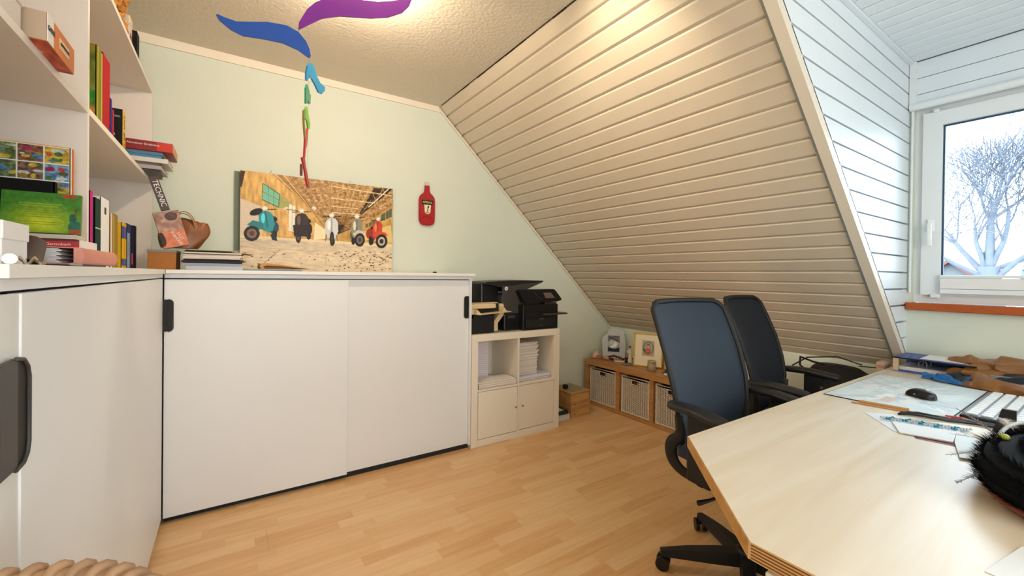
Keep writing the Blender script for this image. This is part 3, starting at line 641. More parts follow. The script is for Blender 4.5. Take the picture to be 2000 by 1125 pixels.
# ================================================================== on the back worktop
ob = thing('orange_box_file', 'ochre box file on the back worktop beside the shelf', 'box', (-.285, 2.72, ZT+.0005)); box('carton', -.045, .062, -.10, .12, 0, .082, mat('ochre_card', 'A8691F', .6, var=.12), ob, b=.001); box('lid', -.047, .064, -.102, .122, .082, .094, mat('grey_card', '85827C', .7), ob)
def pile(name, label, cx, cy, z0, sheets, cat, group=None):
    r_ = thing(name, label, cat, (cx, cy, z0), group=group); z_ = 0; rn = random.Random(len(label))
    for i, (w_, d_, t, col, nm) in enumerate(sheets):
        a = rn.uniform(-.05, .05); T = Matrix.Translation((rn.uniform(-.006, .006), rn.uniform(-.006, .006), z_)) @ Matrix.Rotation(a, 4, 'Z')
        m = MB(); m.box(-w_/2, w_/2, -d_/2, d_/2, 0, t, T); m.build(nm, mat('sheet_'+col, col, .7), r_); z_ += t+.0003
    return r_, z_
pile('paper_ream', 'two grey white blocks of paper at the bottom of the pile on the back worktop', -.07, 2.74, ZT+.0005, [(.235, .28, .019, 'BFC2CC', 'paper_block'), (.24, .27, .014, 'B5BAC6', 'paper_block')], 'paper')
pile('black_folder', 'black folder between the grey paper blocks and the loose papers of the pile', -.075, 2.74, ZT+.0365, [(.25, .29, .010, '17181E', 'folder_cover'), (.25, .28, .006, '0C0C10', 'folder_cover')], 'folder')
pile('paper_pile', 'loose white papers in the pile beside the paper bag', -.075, 2.73, ZT+.0545, [(.235, .27, .010, 'CFC5BC', 'sheet_bundle'), (.24, .26, .012, 'E6DCCF', 'sheet_bundle'), (.25, .28, .004, '5A4A40', 'sheet_bundle'), (.235, .27, .007, 'DCCFBE', 'sheet_bundle')], 'paper')
e_ = thing('brown_envelope', 'brown envelope sticking out over the right of the paper pile', 'envelope', (.03, 2.72, ZT+.0905), rot=(0, .10, .1)); box('envelope_body', -.07, .065, -.08, .08, 0, .003, mat('kraft', 'C99A63', .8), e_)
e_ = thing('green_booklet_flat', 'dark green sheet lying on top of the paper pile', 'booklet', (-.095, 2.72, ZT+.0955), rotz=.12); box('cover', -.10, .09, -.10, .10, 0, .004, mat('cover_4E5A3A', '4E5A3A', .6), e_)
# toy set box, tilted, and kraft bag
tb = thing('toy_set_box', 'tilted brown and orange toy box with TECHNIC lettering leaning beside the shelf', 'box', (-.215, 2.62, ZT+.112), rot=(0, -.26, .12))
box('carton', -.055, .045, 0, .05, .0, .175, mat('smoky_brown_card', '8C6A56', .5, var=.35, scale=14), tb, b=.001)
p = Paint(50, 90, base='A88474'); p.noise(.14, (7, 8), 3); p.ell(.65, .15, .25, .12, '4A3428'); p.put(p.Y > .55, 'D27A55'); p.noise(.08, (8, 8), 4); p.ell(.05, .75, .12, .2, '2B1B18'); p.mesh('front_print', .1, .175, tb, fn=lambda a, c: (-.054+a*.098, -.0008, .174-c*.172))
text('title_lettering', 'FAST\nFURIOUS', .018, M_PAPER, tb, (.012, -.002, .045), (PI/2, 1.2, 0))
tc_ = thing('toy_box_side', 'dark brown box end with white TECHNIC lettering standing above the toy box', 'box', (-.262, 2.60, ZT+.285), rot=(0, -.30, .1)); box('carton', -.017, .017, 0, .03, .0, .16, mat('dark_brown_card', '43261C', .45, var=.2), tc_, b=.001)
text('side_lettering', 'TECHNIC', .030, M_PAPER, tc_, (.0, -.0015, .080), (PI/2, PI/2, 0))
kb = thing('paper_carrier_bag', 'brown glossy carrier bag with loop handles on the paper pile', 'bag', (-.19, 2.74, ZT+.108))
def bagfn(a, b_):
    th = 2*PI*a; w_ = .050+.052*math.sin(PI*min(1, .15+b_*.62)); dp = .045*(.9+.2*b_); q = 1+.05*math.sin(3*th+2*b_)+.03*math.sin(5*th-7*b_)
    c_ = math.copysign(abs(math.cos(th))**.75, math.cos(th)); d_ = math.copysign(abs(math.sin(th))**.6, math.sin(th))*(1-.75*b_**2)
    return (w_*c_*q+.030*b_-.03, dp*d_*q, .002+.150*b_-.018*b_*c_+.004*math.sin(7*th)*b_)
m = MB(); m.grid(bagfn, 40, 14, smooth=False); m.grid(lambda a, b_: bagfn(a, 0)[:2]+(.002,) if b_ > .5 else (0, 0, .004), 40, 2); bb = m.build('bag_body', mat('brown_bag_film', '8A5022', .35, var=.6, scale=9), kb)
for dy, zz_ in ((-.05, .135), (.05, .15)):
    pts = [(-.05+.085*t, dy*.4-.004*math.sin(PI*t), zz_-.012-.02*t+.065*math.sin(PI*t)**.45) for t in [i/12 for i in range(13)]]
    MB().tube(pts, .010, 6, sy=.25).build('handle', mat('bag_strap', 'A86F2C', .5, var=.3), kb)
# open notebook + magazines + small black thing
nb2 = thing('tan_notebook', 'tan covered notebook lying bent in front of the scooter picture', 'notebook', (.25, 2.70, ZT+.0105), rotz=.03)
MB().prism([(-.12, -.08, .0), (-.124, -.08, .010), (-.12, -.08, .028), (-.09, -.08, .030), (-.03, -.08, .024), (.04, -.08, .013), (.12, -.08, .003), (.12, -.08, .001), (.04, -.08, .009), (-.03, -.08, .016), (-.09, -.08, .018), (-.108, -.08, .012), (-.10, -.08, .0)], (0, .16, 0)).build('cover', mat('tan_leather', 'C07F2C', .45), nb2)
MB().prism([(-.10, -.077, .001), (-.105, -.077, .011), (-.09, -.077, .0165), (-.03, -.077, .0145), (.04, -.077, .0075), (.10, -.077, .001)], (0, .15, 0)).build('pages', mat('dark_page_block', '6A4A28', .8), nb2)
MB().tube([(-.12, -.08, .004), (-.122, -.02, .012), (-.12, .08, .014)], .004, 6).build('spine', mat('dark_brown_leather', '3A2228'), nb2)
pile('magazine_pair', 'thin blue grey magazines under the tan notebook', .19, 2.71, ZT+.0004, [(.29, .2, .004, '6E8290', 'magazine'), (.27, .2, .004, '8EA0A8', 'magazine')], 'magazine')
tg = thing('black_clip', 'tiny black clip lying near the right end of the back worktop', 'clip', (1.15, 2.66, ZT+.0004)); box('clip_body', -.013, .013, -.006, .006, 0, .008, M_BLACK, tg, b=.002); MB().tube([(-.01, 0, .009), (.01, 0, .009)], .0015, 6).build('wire', M_METAL, tg)
# ------------------------------------------------------------------ scooter picture
PX0, PX1, PZ0, PZ1 = .043, .953, ZT+.002, 1.812
pic = thing('scooter_picture', 'large photo print of five vintage scooters in an old hall, on the back worktop', 'picture', ((PX0+PX1)/2, 2.96, ZT+.001))
MB().box(PX0, PX1, 2.962, 2.982, PZ0, PZ1).build('panel', mat('grey_green_edge', '6F7A68', .7), pic, world=True)
MB().box(PX0-.028, PX0-.002, 2.985, 2.995, PZ0+.12, PZ1-.005).build('stretcher_edge', mat('grey_green_edge', '6F7A68', .7), pic, world=True)
p = Paint(420, 285)
U = p.U; V = p.V; top = 92+170*U; bot = 950+22*U; p.X = 125+1290*U; p.Y = top+V*(bot-top); X, Y = p.X, p.Y
VX, VY = 900, 640
p.C[:] = rgb('C9A063')
# roof: brick/boards fan
roof = p.inside([(330, 60), (1420, 250), (1420, 420), (1130, 580), (905, 640), (870, 620), (780, 560)])
p.put(roof, 'B08A58'); ang = np.arctan2(Y-VY, X-VX); rad = np.hypot(X-VX, Y-VY)
p.C += (np.where(roof, np.sin(ang*46)*.05, 0))[..., None]; p.C += np.where(roof & (rad < 210), -.35*(1-rad/210), 0)[..., None]
p.C += np.where(roof, .025*np.sin(240*np.log(rad/30+1)/6*2), 0)[..., None]; p.noise(.16, (3, 2), 3, mask=roof.astype(float)); p.noise(.10, (9, 3), 4, mask=roof.astype(float))
# left wall
lw = p.inside([(100, 80), (330, 80), (800, 560), (800, 640), (100, 690)]); p.put(lw, 'D8AE66'); p.noise(.12, (5, 20), 8, mask=lw.astype(float), tint=(1, .9, .6))
p.poly([(125, 95), (160, 100), (135, 240), (118, 235)], '3A2410'); p.poly([(118, 330), (270, 400), (270, 660), (118, 650)], 'DCCBB4')
for i in range(7): p.line(330+i*22, 90+i*2, 790, 560+i*8, 5, ['8E6430', 'E3BE7C', 'A67A3E'][i % 3])
p.poly([(285, 200), (418, 295), (410, 415), (282, 348)], '3A5A40'); p.poly([(290, 210), (412, 300), (405, 405), (287, 342)], '7FC3A4')
for q in (330, 370): p.line(q, 228+(q-330)*.7, q-3, 380+(q-330)*.4, 4, '4F7B62')
p.line(288, 275, 410, 350, 4, '4F7B62'); p.poly([(418, 295), (520, 380), (515, 420), (410, 415)], 'A8A860'); p.poly([(490, 380), (538, 400), (535, 620), (485, 610)], 'F6EEDC'); p.line(512, 390, 512, 615, 4, 'A78A50')
for q in range(12): xx = 560+q*19; p.line(xx, 470+q*9, xx, 640, 3, 'A98450')
p.poly([(700, 540), (790, 600), (790, 680), (690, 690)], 'F3E3B8')
# right wall
rw = p.inside([(1425, 400), (1130, 560), (905, 640), (905, 700), (1425, 740)]); p.put(rw, 'C79E58'); p.noise(.1, (10, 14), 12, mask=rw.astype(float))
p.poly([(1300, 480), (1408, 425), (1408, 500), (1300, 535)], '55604A'); p.poly([(1150, 560), (1290, 500), (1290, 545), (1150, 590)], '6B6544'); [p.line(q, 440, q, 600, 5, 'C79E58') for q in (1180, 1215, 1250, 1345, 1378)]
p.poly([(1130, 620), (1400, 570), (1420, 720), (1130, 690)], 'E6C47C')
# dark skylight band and trusses
p.poly([(1230, 250), (1420, 260), (1120, 470), (1060, 510)], '3B2818'); p.line(1370, 262, 1180, 410, 9, 'F4EAD8'); p.line(1330, 262, 1110, 460, 4, 'A08050')
for a, b_ in (((820, 225), (1400, 320)), ((830, 330), (1240, 378)), ((840, 400), (1080, 425)), ((850, 455), (1100, 475))): p.line(*a, *b_, 7, 'EBD6A8')
for i in range(9): p.line(820+i*62, (330 if i % 2 else 200)+i*7, 882+i*62, (200 if i % 2 else 330)+i*7, 4, 'D9BC84')
for i in range(6): p.line(840+i*60, (410 if i % 2 else 335)+i*4, 900+i*60, (335 if i % 2 else 410)+i*4, 3, 'C9AA70')
p.line(825, 190, 835, 470, 10, 'A9824C'); p.poly([(900, 560), (960, 560), (905, 640), (890, 640)], '2A1C14')
# floor
fl_ = Y > (650+90*((X-125)/1290)); p.put(fl_, 'CFC0A6'); p.C += np.where(fl_, np.clip((Y-700)/400, 0, .25), 0)[..., None]*np.array([.25, .2, .15]); p.noise(.06, (14, 4), 20, mask=fl_.astype(float))
p.poly([(118, 648), (1425, 735), (1425, 760), (118, 670)], 'E9D6B0'); p.line(420, 775, 300, 890, 4, '7A6A4E'); p.line(125, 745, 700, 790, 3, 'B59C74'); p.line(800, 850, 790, 900, 3, '8C7A5A')
rn = random.Random(5)
for i in range(150):
    ex = rn.uniform(860, 1418) if i < 120 else rn.uniform(140, 860); ey = rn.uniform(780, 960); p.ell(ex, ey, rn.uniform(4, 15), rn.uniform(2, 5), rn.choice(['6E4426', '8A5A34', '5A3420', 'A6784C']), rn.uniform(-.4, .4))
def scooter(cx, cy, s, body, dark, lean=0, side=1, wheel=None, face=0):
    """front view of a scooter: rear cowl, leg shield, headset, headlamp, mudguard, wheel"""
    q = lambda a, b_: (cx+(a+lean*(-b_)/200)*s, cy+b_*s)
    p.ell(cx+side*62*s, cy+62*s, 44*s, 62*s, dark); p.ell(cx+side*70*s, cy+130*s, 22*s, 40*s, '1A1614'); p.ell(cx+side*52*s, cy-20*s, 40*s, 30*s, '1C1410')
    p.poly([q(-66, 30), q(-62, -60), q(-40, -92), q(0, -104), q(40, -92), q(62, -60), q(66, 30), q(40, 92), q(0, 106), q(-40, 92)], body)
    hl = tuple(np.clip(rgb(body)*1.3+.15, 0, 1)); p.ell(*q(-26, -30), 16*s, 48*s, np.array(hl)); p.poly([q(-6, -100), q(6, -100), q(9, 60), q(-9, 60)], np.clip(rgb(body)*.75, 0, 1))
    p.line(*q(-90, -112), *q(90, -118), 9*s, '2A2420'); p.ell(*q(0, -128), 27*s, 23*s, 'D9D2C4'); p.ell(*q(0, -128), 17*s, 14*s, 'F6F2E8')
wz = lambda cx, cy, rx, ry, rim='8A6A5A': (p.ell(cx, cy, rx, ry, '1E1A18'), p.ell(cx, cy, rx*.62, ry*.62, rim), p.ell(cx, cy, rx*.32, ry*.32, '4A3A34'))
scooter(318, 530, .88, '2F95A0', '1B4F63', lean=-26, side=1); p.poly([(175, 560), (215, 520), (285, 540), (300, 600), (240, 600)], '2A8088'); wz(210, 635, 58, 66); p.ell(240, 450, 50, 28, '1A1212', -.4); p.poly([(345, 640), (390, 640), (400, 700), (360, 690)], '1E2A38')
scooter(590, 545, .84, '3A2C24', '241A16', side=1); wz(565, 655, 24, 62, '5A4A3C'); p.ell(690, 418, 19, 17, 'E8E0D0'); p.ell(468, 420, 17, 14, 'E8E0D0'); p.line(468, 425, 560, 440, 6, '3A2C22'); p.line(690, 420, 640, 455, 5, '8A7A60'); p.poly([(520, 560), (640, 560), (650, 660), (530, 660)], '2B201B')
scooter(843, 590, .88, 'D5D8DA', 'A9AEB2', side=.15); wz(846, 680, 20, 62, '3A342E'); p.line(790, 700, 800, 650, 6, '5A5048'); p.line(895, 700, 885, 650, 6, '5A5048')
scooter(1070, 595, .82, '8E8A78', '5B574A', side=-.55); p.poly([(1030, 640), (1080, 605), (1150, 625), (1150, 650), (1050, 660)], 'C9C6BA'); wz(1098, 692, 48, 58, '6E6A60')
scooter(1265, 610, .74, 'C8462A', '7A2618', side=-1, lean=18); p.poly([(1225, 660), (1260, 620), (1345, 630), (1372, 660), (1300, 655)], 'D2502E'); wz(1308, 706, 58, 60, 'B9B4A8'); p.ell(1308, 706, 20, 20, '2A2624'); p.ell(1190, 640, 34, 44, '9A3220'); p.ell(1200, 700, 18, 40, '241A16')
p.noise(.03, (2, 2), 31)
p.mesh('photo_print', 1, 1, pic, world=True, fn=lambda a, c: (PX0+a*(PX1-PX0), 2.9612, PZ1-c*(PZ1-PZ0)))
for x_ in (.20, .665): 
    hk = tag(MB().tube([(x_, 2.999, PZ1+.012), (x_, 2.985, PZ1+.014), (x_+.004, 2.983, PZ1+.022)], .0015, 6).build('picture_nail', M_METAL), 'small bent nail in the wall just above the %s of the scooter picture' % ('left part' if x_ < .5 else 'middle'), 'nail', 'nails above the picture')
# melted flat bottle on the wall
bo = thing('flattened_bottle', 'flattened red glass bottle with a black and white label hung on the wall', 'bottle', (1.22, 2.985, 1.573))
prof_ = [(0, 0), (.030, .002), (.052, .014), (.062, .035), (.064, .07), (.064, .185), (.060, .212), (.044, .232), (.027, .245), (.021, .262), (.019, .300)]
pts = [(a, b_) for a, b_ in prof_]+[(-a, b_) for a, b_ in prof_[::-1][:-1]]
def flat(pts, name, m_, z0=0, t=.012, par=bo):
    bm = bmesh.new(); vs = [bm.verts.new((a, 0, b_)) for a, b_ in pts]; fc = bm.faces.new(vs); e = bmesh.ops.extrude_face_region(bm, geom=[fc]); 
    bmesh.ops.translate(bm, verts=[v for v in e['geom'] if isinstance(v, bmesh.types.BMVert)], vec=(0, -t, 0)); bmesh.ops.bevel(bm, geom=[x for x in bm.edges if all(abs(v.co.y+t) < 1e-5 for v in x.verts)], offset=t*.5, segments=3, affect='EDGES'); bmesh.ops.recalc_face_normals(bm, faces=bm.faces)
    mb_ = MB(); bm.verts.index_update(); mb_.add([v.co for v in bm.verts], [tuple(v.index for v in q.verts) for q in bm.faces], False); bm.free(); return mb_.build(name, m_, par)
flat(pts, 'glass_body', mat('red_glass', 'A80A16', .12, var=.1, coat=.2))
flat([(-.018, .300), (.018, .300), (.018, .328), (-.018, .328)], 'clear_mouth', mat('clear_glass_rim', 'D8CFB8', .1), t=.008)
p_ = MB(); p_.box(-.044, .044, -.0135, -.0122, .156, .190); p_.build('black_label', M_BLACK, bo)
text('label_lettering', 'APEROL', .021, mat('cream_print', 'F2E48A', .5), bo, (0, -.0142, .173), (PI/2, 0, 0))
MB().prism([(-.025, -.0122, .155), (.028, -.0122, .155), (.024, -.0122, .100), (.012, -.0122, .088), (-.008, -.0122, .088), (-.020, -.0122, .100)], (0, -.0012, 0)).build('white_label', mat('cream_label', 'E8DFC0', .6), bo)
MB().lathe([(.007, 0), (.007, .001)], 12, T=Matrix.Translation((.007, -.0145, .140)) @ Matrix.Rotation(PI/2, 4, 'X')).build('label_figure_head', M_BLACK, bo); MB().prism([(.003, -.0136, .136), (.008, -.0136, .136), (.003, -.0136, .104), (-.003, -.0136, .104)], (0, -.001, 0)).build('label_figure', M_BLACK, bo); box('label_base', -.012, .012, -.0146, -.0136, .096, .101, M_BLACK, bo)
MB().tube([(-.042+.084*t, -.0125, .050+.022*math.sin(PI*t)) for t in [i/10 for i in range(11)]], .0022, 6).build('melted_fold', mat('red_glass_dark', '9A0814', .1), bo)
# ------------------------------------------------------------------ ceiling lamp and hanging spiral
MOB = [
    ('purple', 0, [(-0.037, 2.136), (-0.001, 2.168), (0.048, 2.21), (0.112, 2.241), (0.234, 2.275), (0.306, 2.304), (0.367, 2.345), (0.397, 2.383), (0.409, 2.417), (0.397, 2.421), (0.321, 2.379), (0.262, 2.354), (0.192, 2.336), (0.151, 2.332), (0.098, 2.317), (0.053, 2.288), (0.022, 2.263), (-0.008, 2.225), (-0.035, 2.166)]),
    ('blue', 0, [(-0.294, 2.103), (-0.284, 2.087), (-0.251, 2.066), (-0.215, 2.056), (-0.145, 2.066), (-0.089, 2.07), (-0.037, 2.06), (-0.013, 2.048), (0.003, 2.041), (0.007, 2.05), (0.002, 2.076), (-0.01, 2.102), (-0.037, 2.129), (-0.078, 2.14), (-0.14, 2.131), (-0.194, 2.113), (-0.236, 2.1), (-0.271, 2.103), (-0.289, 2.107)]),
    ('lightblue', 60, [(0.007, 2.027), (0.04, 2.035), (0.075, 2.007), (0.111, 1.995), (0.163, 2.0), (0.159, 1.984), (0.126, 1.955), (0.095, 1.949), (0.059, 1.964), (0.025, 1.973), (0.0, 1.965), (-0.018, 1.945), (-0.026, 1.946), (-0.026, 1.972), (-0.013, 2.005)]),
    ('teal', 73, [(-0.042, 1.922), (0.004, 1.919), (0.02, 1.909), (0.043, 1.917), (0.029, 1.874), (0.006, 1.867), (-0.024, 1.872), (-0.045, 1.847), (-0.063, 1.84), (-0.065, 1.897)]),
    ('lime', 73, [(-0.048, 1.836), (-0.022, 1.829), (0.002, 1.811), (0.034, 1.802), (0.019, 1.772), (-0.007, 1.765), (-0.034, 1.786), (-0.056, 1.784), (-0.077, 1.783), (-0.075, 1.816)]),
    ('olive', 76, [(-0.142, 1.788), (-0.128, 1.791), (-0.121, 1.756), (-0.088, 1.717), (-0.101, 1.697), (-0.129, 1.729), (-0.149, 1.759)]),
    ('red', 73, [(-0.019, 1.763), (-0.007, 1.765), (-0.017, 1.732), (-0.041, 1.685), (-0.058, 1.674), (-0.067, 1.638), (-0.084, 1.636), (-0.075, 1.675), (-0.067, 1.71), (-0.04, 1.738)]),
    ('crimson', 68, [(-0.087, 1.632), (-0.065, 1.641), (-0.051, 1.64), (-0.031, 1.609), (-0.006, 1.582), (0.025, 1.545), (0.008, 1.538), (-0.01, 1.541), (-0.035, 1.575), (-0.059, 1.609)]),
    ('maroon', 73, [(-0.132, 1.599), (-0.119, 1.601), (-0.115, 1.577), (-0.12, 1.558), (-0.137, 1.556), (-0.138, 1.59)]),
]
mcol = dict(purple='7A1C96', blue='1450B0', lightblue='1E7FB0', teal='168A62', lime='6DB32A', olive='8C7A30', red='C02A20', crimson='B01420', maroon='5A141C')
mo = thing('hanging_spiral_mobile', 'rainbow coloured mobile of wavy wooden pieces hanging from the ceiling', 'mobile', (.245, 1.8, ZC))
MB().tube([(0, 0, 0), (0, 0, -.95)], .0006, 5).build('thread', M_METAL, mo)
MB().tube([(0, 0, 0), (0, 0, -.012)], .006, 8).build('ceiling_hook', M_METAL, mo)
for nm, ang_, pts in MOB:
    bm = bmesh.new(); vs = [bm.verts.new((a, -.003, b_-ZC)) for a, b_ in pts]; fc = bm.faces.new(vs)
    e = bmesh.ops.extrude_face_region(bm, geom=[fc]); bmesh.ops.translate(bm, verts=[v for v in e['geom'] if isinstance(v, bmesh.types.BMVert)], vec=(0, .006, 0)); bmesh.ops.triangulate(bm, faces=[q for q in bm.faces if len(q.verts) > 4]); bmesh.ops.recalc_face_normals(bm, faces=bm.faces); bm.verts.index_update()
    Rz = Matrix.Rotation(math.radians(ang_), 4, 'Z'); mb_ = MB(); mb_.add([Rz @ v.co for v in bm.verts], [tuple(v.index for v in q.verts) for q in bm.faces], False); bm.free()
    mb_.build('wavy_piece', mat('lacquer_'+nm, mcol[nm], .35, var=.1), mo, label=nm.replace('lightblue', 'light blue')+' lacquered wavy piece')
LX, LY = .47, 1.86
lp = thing('ceiling_lamp', 'small round warm ceiling spotlight above the hanging mobile', 'lamp', (LX, LY, ZC))
MB().lathe([(.045, -.012), (.045, 0)], 24).build('ceiling_plate', M_METAL, lp); MB().lathe([(.0, -.075), (.026, -.07), (.030, -.012), (.02, -.012)], 20).build('lamp_body', M_METAL, lp)
MB().lathe([(0, -.082), (.018, -.080), (.024, -.0755)], 20).build('bulb', mat('lamp_glow', 'FFE9B8', .5, emit=12), lp)
pl0 = bpy.data.lights.new('ceiling_lamp_light', 'POINT'); pl0.energy = 18; pl0.color = (1, .83, .58); pl0.shadow_soft_size = .03
o = bpy.data.objects.new('ceiling_lamp_light', pl0); C.objects.link(o); o.location = (LX, LY, ZC-.10)
added_lamp = copy_tree(lp); tag(added_lamp, 'added ceiling spotlight, out of frame, to brighten the sloping ceiling', 'lamp'); added_lamp.location = (.95, 1.15, ZC)
spot('ceiling_lamp_light', (.95, 1.15, ZC-.10), (1.98, 1.55, 1.85), 26, (1, .83, .58), .03, 85, .9)  # added unseen lamp, aimed to put a bright patch on the slope boards
# ================================================================== CUBE SHELF WITH PRINTERS
M_EXP = mat('cream_white_foil', 'E9E0D0', .45, var=.01)
ex = thing('cube_shelf', 'white two by two cube shelf with two doors, printers on top', 'shelf', (1.785, 2.76, 0))
EX0, EX1, EY0, EY1, EH = 1.391, 2.181, 2.563, 2.953, .79
for (x0, x1, z0, z1, nm) in ((EX0, EX0+.05, .0, EH-.05, 'side_panel'), (EX1-.05, EX1, .0, EH-.05, 'side_panel'), (EX0, EX1, EH-.05, EH, 'top_panel'), (EX0+.05, EX1-.05, 0, .05, 'bottom_panel'), (1.778, 1.794, .05, EH-.05, 'divider'), (EX0+.05, 1.778, .387, .403, 'shelf_board'), (1.794, EX1-.05, .387, .403, 'shelf_board')):
    box(nm, x0+.0002, x1-.0002, EY0, EY1, z0+.0002, z1-.0002, M_EXP, ex, b=.0015, world=True)
box('back_panel', EX0+.05, EX1-.05, EY1-.01, EY1-.004, .05, EH-.05, M_EXP, ex, world=True)
for x0, x1, kx in ((EX0+.053, 1.774, 1.757), (1.798, EX1-.053, 1.818)):
    d_ = box('door', x0, x1, EY0-.002 if x0 < 1.5 else EY0+.006, EY0+.016, .054, .384, M_EXP, ex, b=.001, world=True)
    MB().tube([(kx, EY0-.002, .235), (kx, EY0-.010, .235), (kx, EY0-.018, .235)], [.003, .003, .0075], 12).build('knob', mat('brass', 'C8A860', .3, metal=1), d_, world=True)
def paper_stack(label, x0, x1, y0, y1, z0, z1, n, group, cols=('E9E6EA', 'DAD6DC', 'F0ECEC'), jit=.006, marks=0):
    r_ = thing('paper_stack', label, 'paper', ((x0+x1)/2, (y0+y1)/2, z0), group=group); rn = random.Random(int(z0*1000)+n); w_, d_ = (x1-x0)/2, (y1-y0)/2; t = (z1-z0)/n
    ms = [mat('sheet_'+c, c, .75, var=.04) for c in cols]; bundles = [MB() for _ in ms]
    for i in range(n):
        dx, dy = rn.uniform(-jit, jit), rn.uniform(-jit, jit); bundles[i % len(ms)].box(-w_+dx, w_+dx, -d_+dy, d_+dy, t*i, t*(i+1)-.0004)
    for q, m in zip(bundles, ms):
        if q.v: q.build('sheets', m, r_, kind='stuff')
    for i in range(marks):
        z_ = rn.uniform(.02, (z1-z0)-.02); x_ = rn.uniform(-w_, w_-.06); box('red_mark', x_, x_+rn.uniform(.01, .06), -d_-jit-.0006, -d_-jit-.0002, z_, z_+.0015, mat('red_ink', 'B0405A', .6), r_)
    return r_
SG = 'papers in the cube shelf'
paper_stack('lying forms and envelopes at the front of the left upper cube', 1.447, 1.765, 2.566, 2.72, .404, .448, 9, SG, ('E4DCD2', 'CFC3B8', 'F1EAE2'), .006, 0)
paper_stack('tall upright block of letters at the left of the left cube', 1.447, 1.625, 2.735, 2.93, .404, .715, 60, SG, ('DCD4DC', 'E9E3EA', 'D2C8D2'), .0012, 7)
paper_stack('loose sheets at the bottom of the right upper cube', 1.80, 2.115, 2.60, 2.86, .404, .440, 6, SG, ('E4DCE4', 'F1ECF0', 'CBC8D8'), .008)
paper_stack('high pile of white paper on the loose sheets in the right cube', 1.80, 2.015, 2.64, 2.90, .4405, .555, 12, SG, ('E6DED8', 'D8D0CC'), .005)
paper_stack('upper part of the white paper pile below the top of the right cube', 1.80, 2.03, 2.65, 2.91, .5555, .685, 12, SG, ('EFE8E2', 'DDD3CC'), .008)
# --- large multifunction printer
pr = thing('multifunction_printer', 'large black printer with feeder lid, tilted control panel and output tray', 'printer', (1.86, 2.79, EH))
box('rear_body', 1.545, 1.70, 2.72, 2.95, EH+.001, 1.150, M_BLACK, pr, b=.012, world=True); box('base_body', 1.70, 2.16, 2.64, 2.95, EH+.001, EH+.13, M_BLACK, pr, b=.01, world=True)
box('scanner_unit', 1.69, 2.06, 2.66, 2.96, EH+.13, 1.06, M_GREYD, pr, b=.006, world=True)
box('front_panel', 1.693, 1.86, 2.652, 2.665, .91, 1.128, M_GREYD, pr, b=.003, world=True)
MB().prism([(1.55, 2.66, 1.145), (1.70, 2.66, 1.115), (1.84, 2.66, 1.075), (2.085, 2.66, 1.162), (2.085, 2.66, 1.168), (1.95, 2.66, 1.170), (1.75, 2.66, 1.168), (1.56, 2.66, 1.158)], (0, .27, 0)).build('feeder_lid', mat('printer_lid', '1D1A19', .35), pr, world=True)
MB().prism([(1.70, 2.655, 1.112), (1.84, 2.655, 1.072), (2.08, 2.655, 1.158), (1.86, 2.655, 1.140)], (0, .01, 0)).build('lid_front', M_GREYD, pr, world=True)
lg = MB().lathe([(.0145, 0), (.0145, .002)], 24, T=Matrix.Translation((1.725, 2.6515, 1.108)) @ Matrix.Rotation(PI/2, 4, 'X')).build('round_logo', M_PAPER, pr, world=True); t_ = text('logo_lettering', 'hp', .020, M_GREYD, pr, (1.725-1.86, 2.649-2.79, 1.109-EH), (PI/2, 0, 0), sx=.9)
cpn = MB().prism([(1.808, 2.60, 1.085), (1.826, 2.60, 1.098), (2.145, 2.60, 1.102), (2.165, 2.60, 1.09), (2.228, 2.60, 1.022), (2.222, 2.60, 1.012), (2.18, 2.60, 1.002), (1.872, 2.60, .998), (1.850, 2.60, 1.01)], (0, .09, 0)).build('control_panel', M_BLACK, pr, world=True)
MB().prism([(2.035, 2.599, 1.075), (2.115, 2.599, 1.075), (2.155, 2.599, 1.032), (2.06, 2.599, 1.032)], (0, -.001, 0)).build('screen', mat('grey_screen', '6B5F55', .25), cpn, world=True)
MB().tube([(1.945, 2.598, 1.078), (1.985, 2.598, 1.045), (2.03, 2.598, 1.022)], .003, 6).build('panel_crease', M_GREYD, cpn, world=True)
box('front_body', 1.835, 2.178, 2.585, 2.655, EH+.001, .985, M_BLACK, pr, b=.006, world=True); box('cartridge_door', 2.06, 2.176, 2.60, 2.70, .91, .998, mat('brown_gloss_plastic', '3A2116', .2), pr, b=.004, world=True)
box('output_tray', 2.02, 2.262, 2.565, 2.70, .900, .913, M_GREYD, pr, b=.003, world=True); box('paper_drawer', 1.86, 2.15, 2.575, 2.586, .81, .875, M_BLACKM, pr, b=.003, world=True)
box('drawer_grip', 1.98, 2.03, 2.5735, 2.576, .872, .876, M_METAL, pr, world=True); box('drawer_label', 1.99, 2.01, 2.5735, 2.576, .822, .825, M_METAL, pr, world=True); box('button_row', 1.735, 1.80, 2.638, 2.642, .885, .905, M_GREYD, pr, b=.001, world=True)
MB().tube([(1.56, 2.86, .98), (1.50, 2.84, 1.0), (1.47, 2.83, .96), (1.46, 2.85, .90)], .005, 6).build('power_cable', M_BLACKM, pr, world=True)
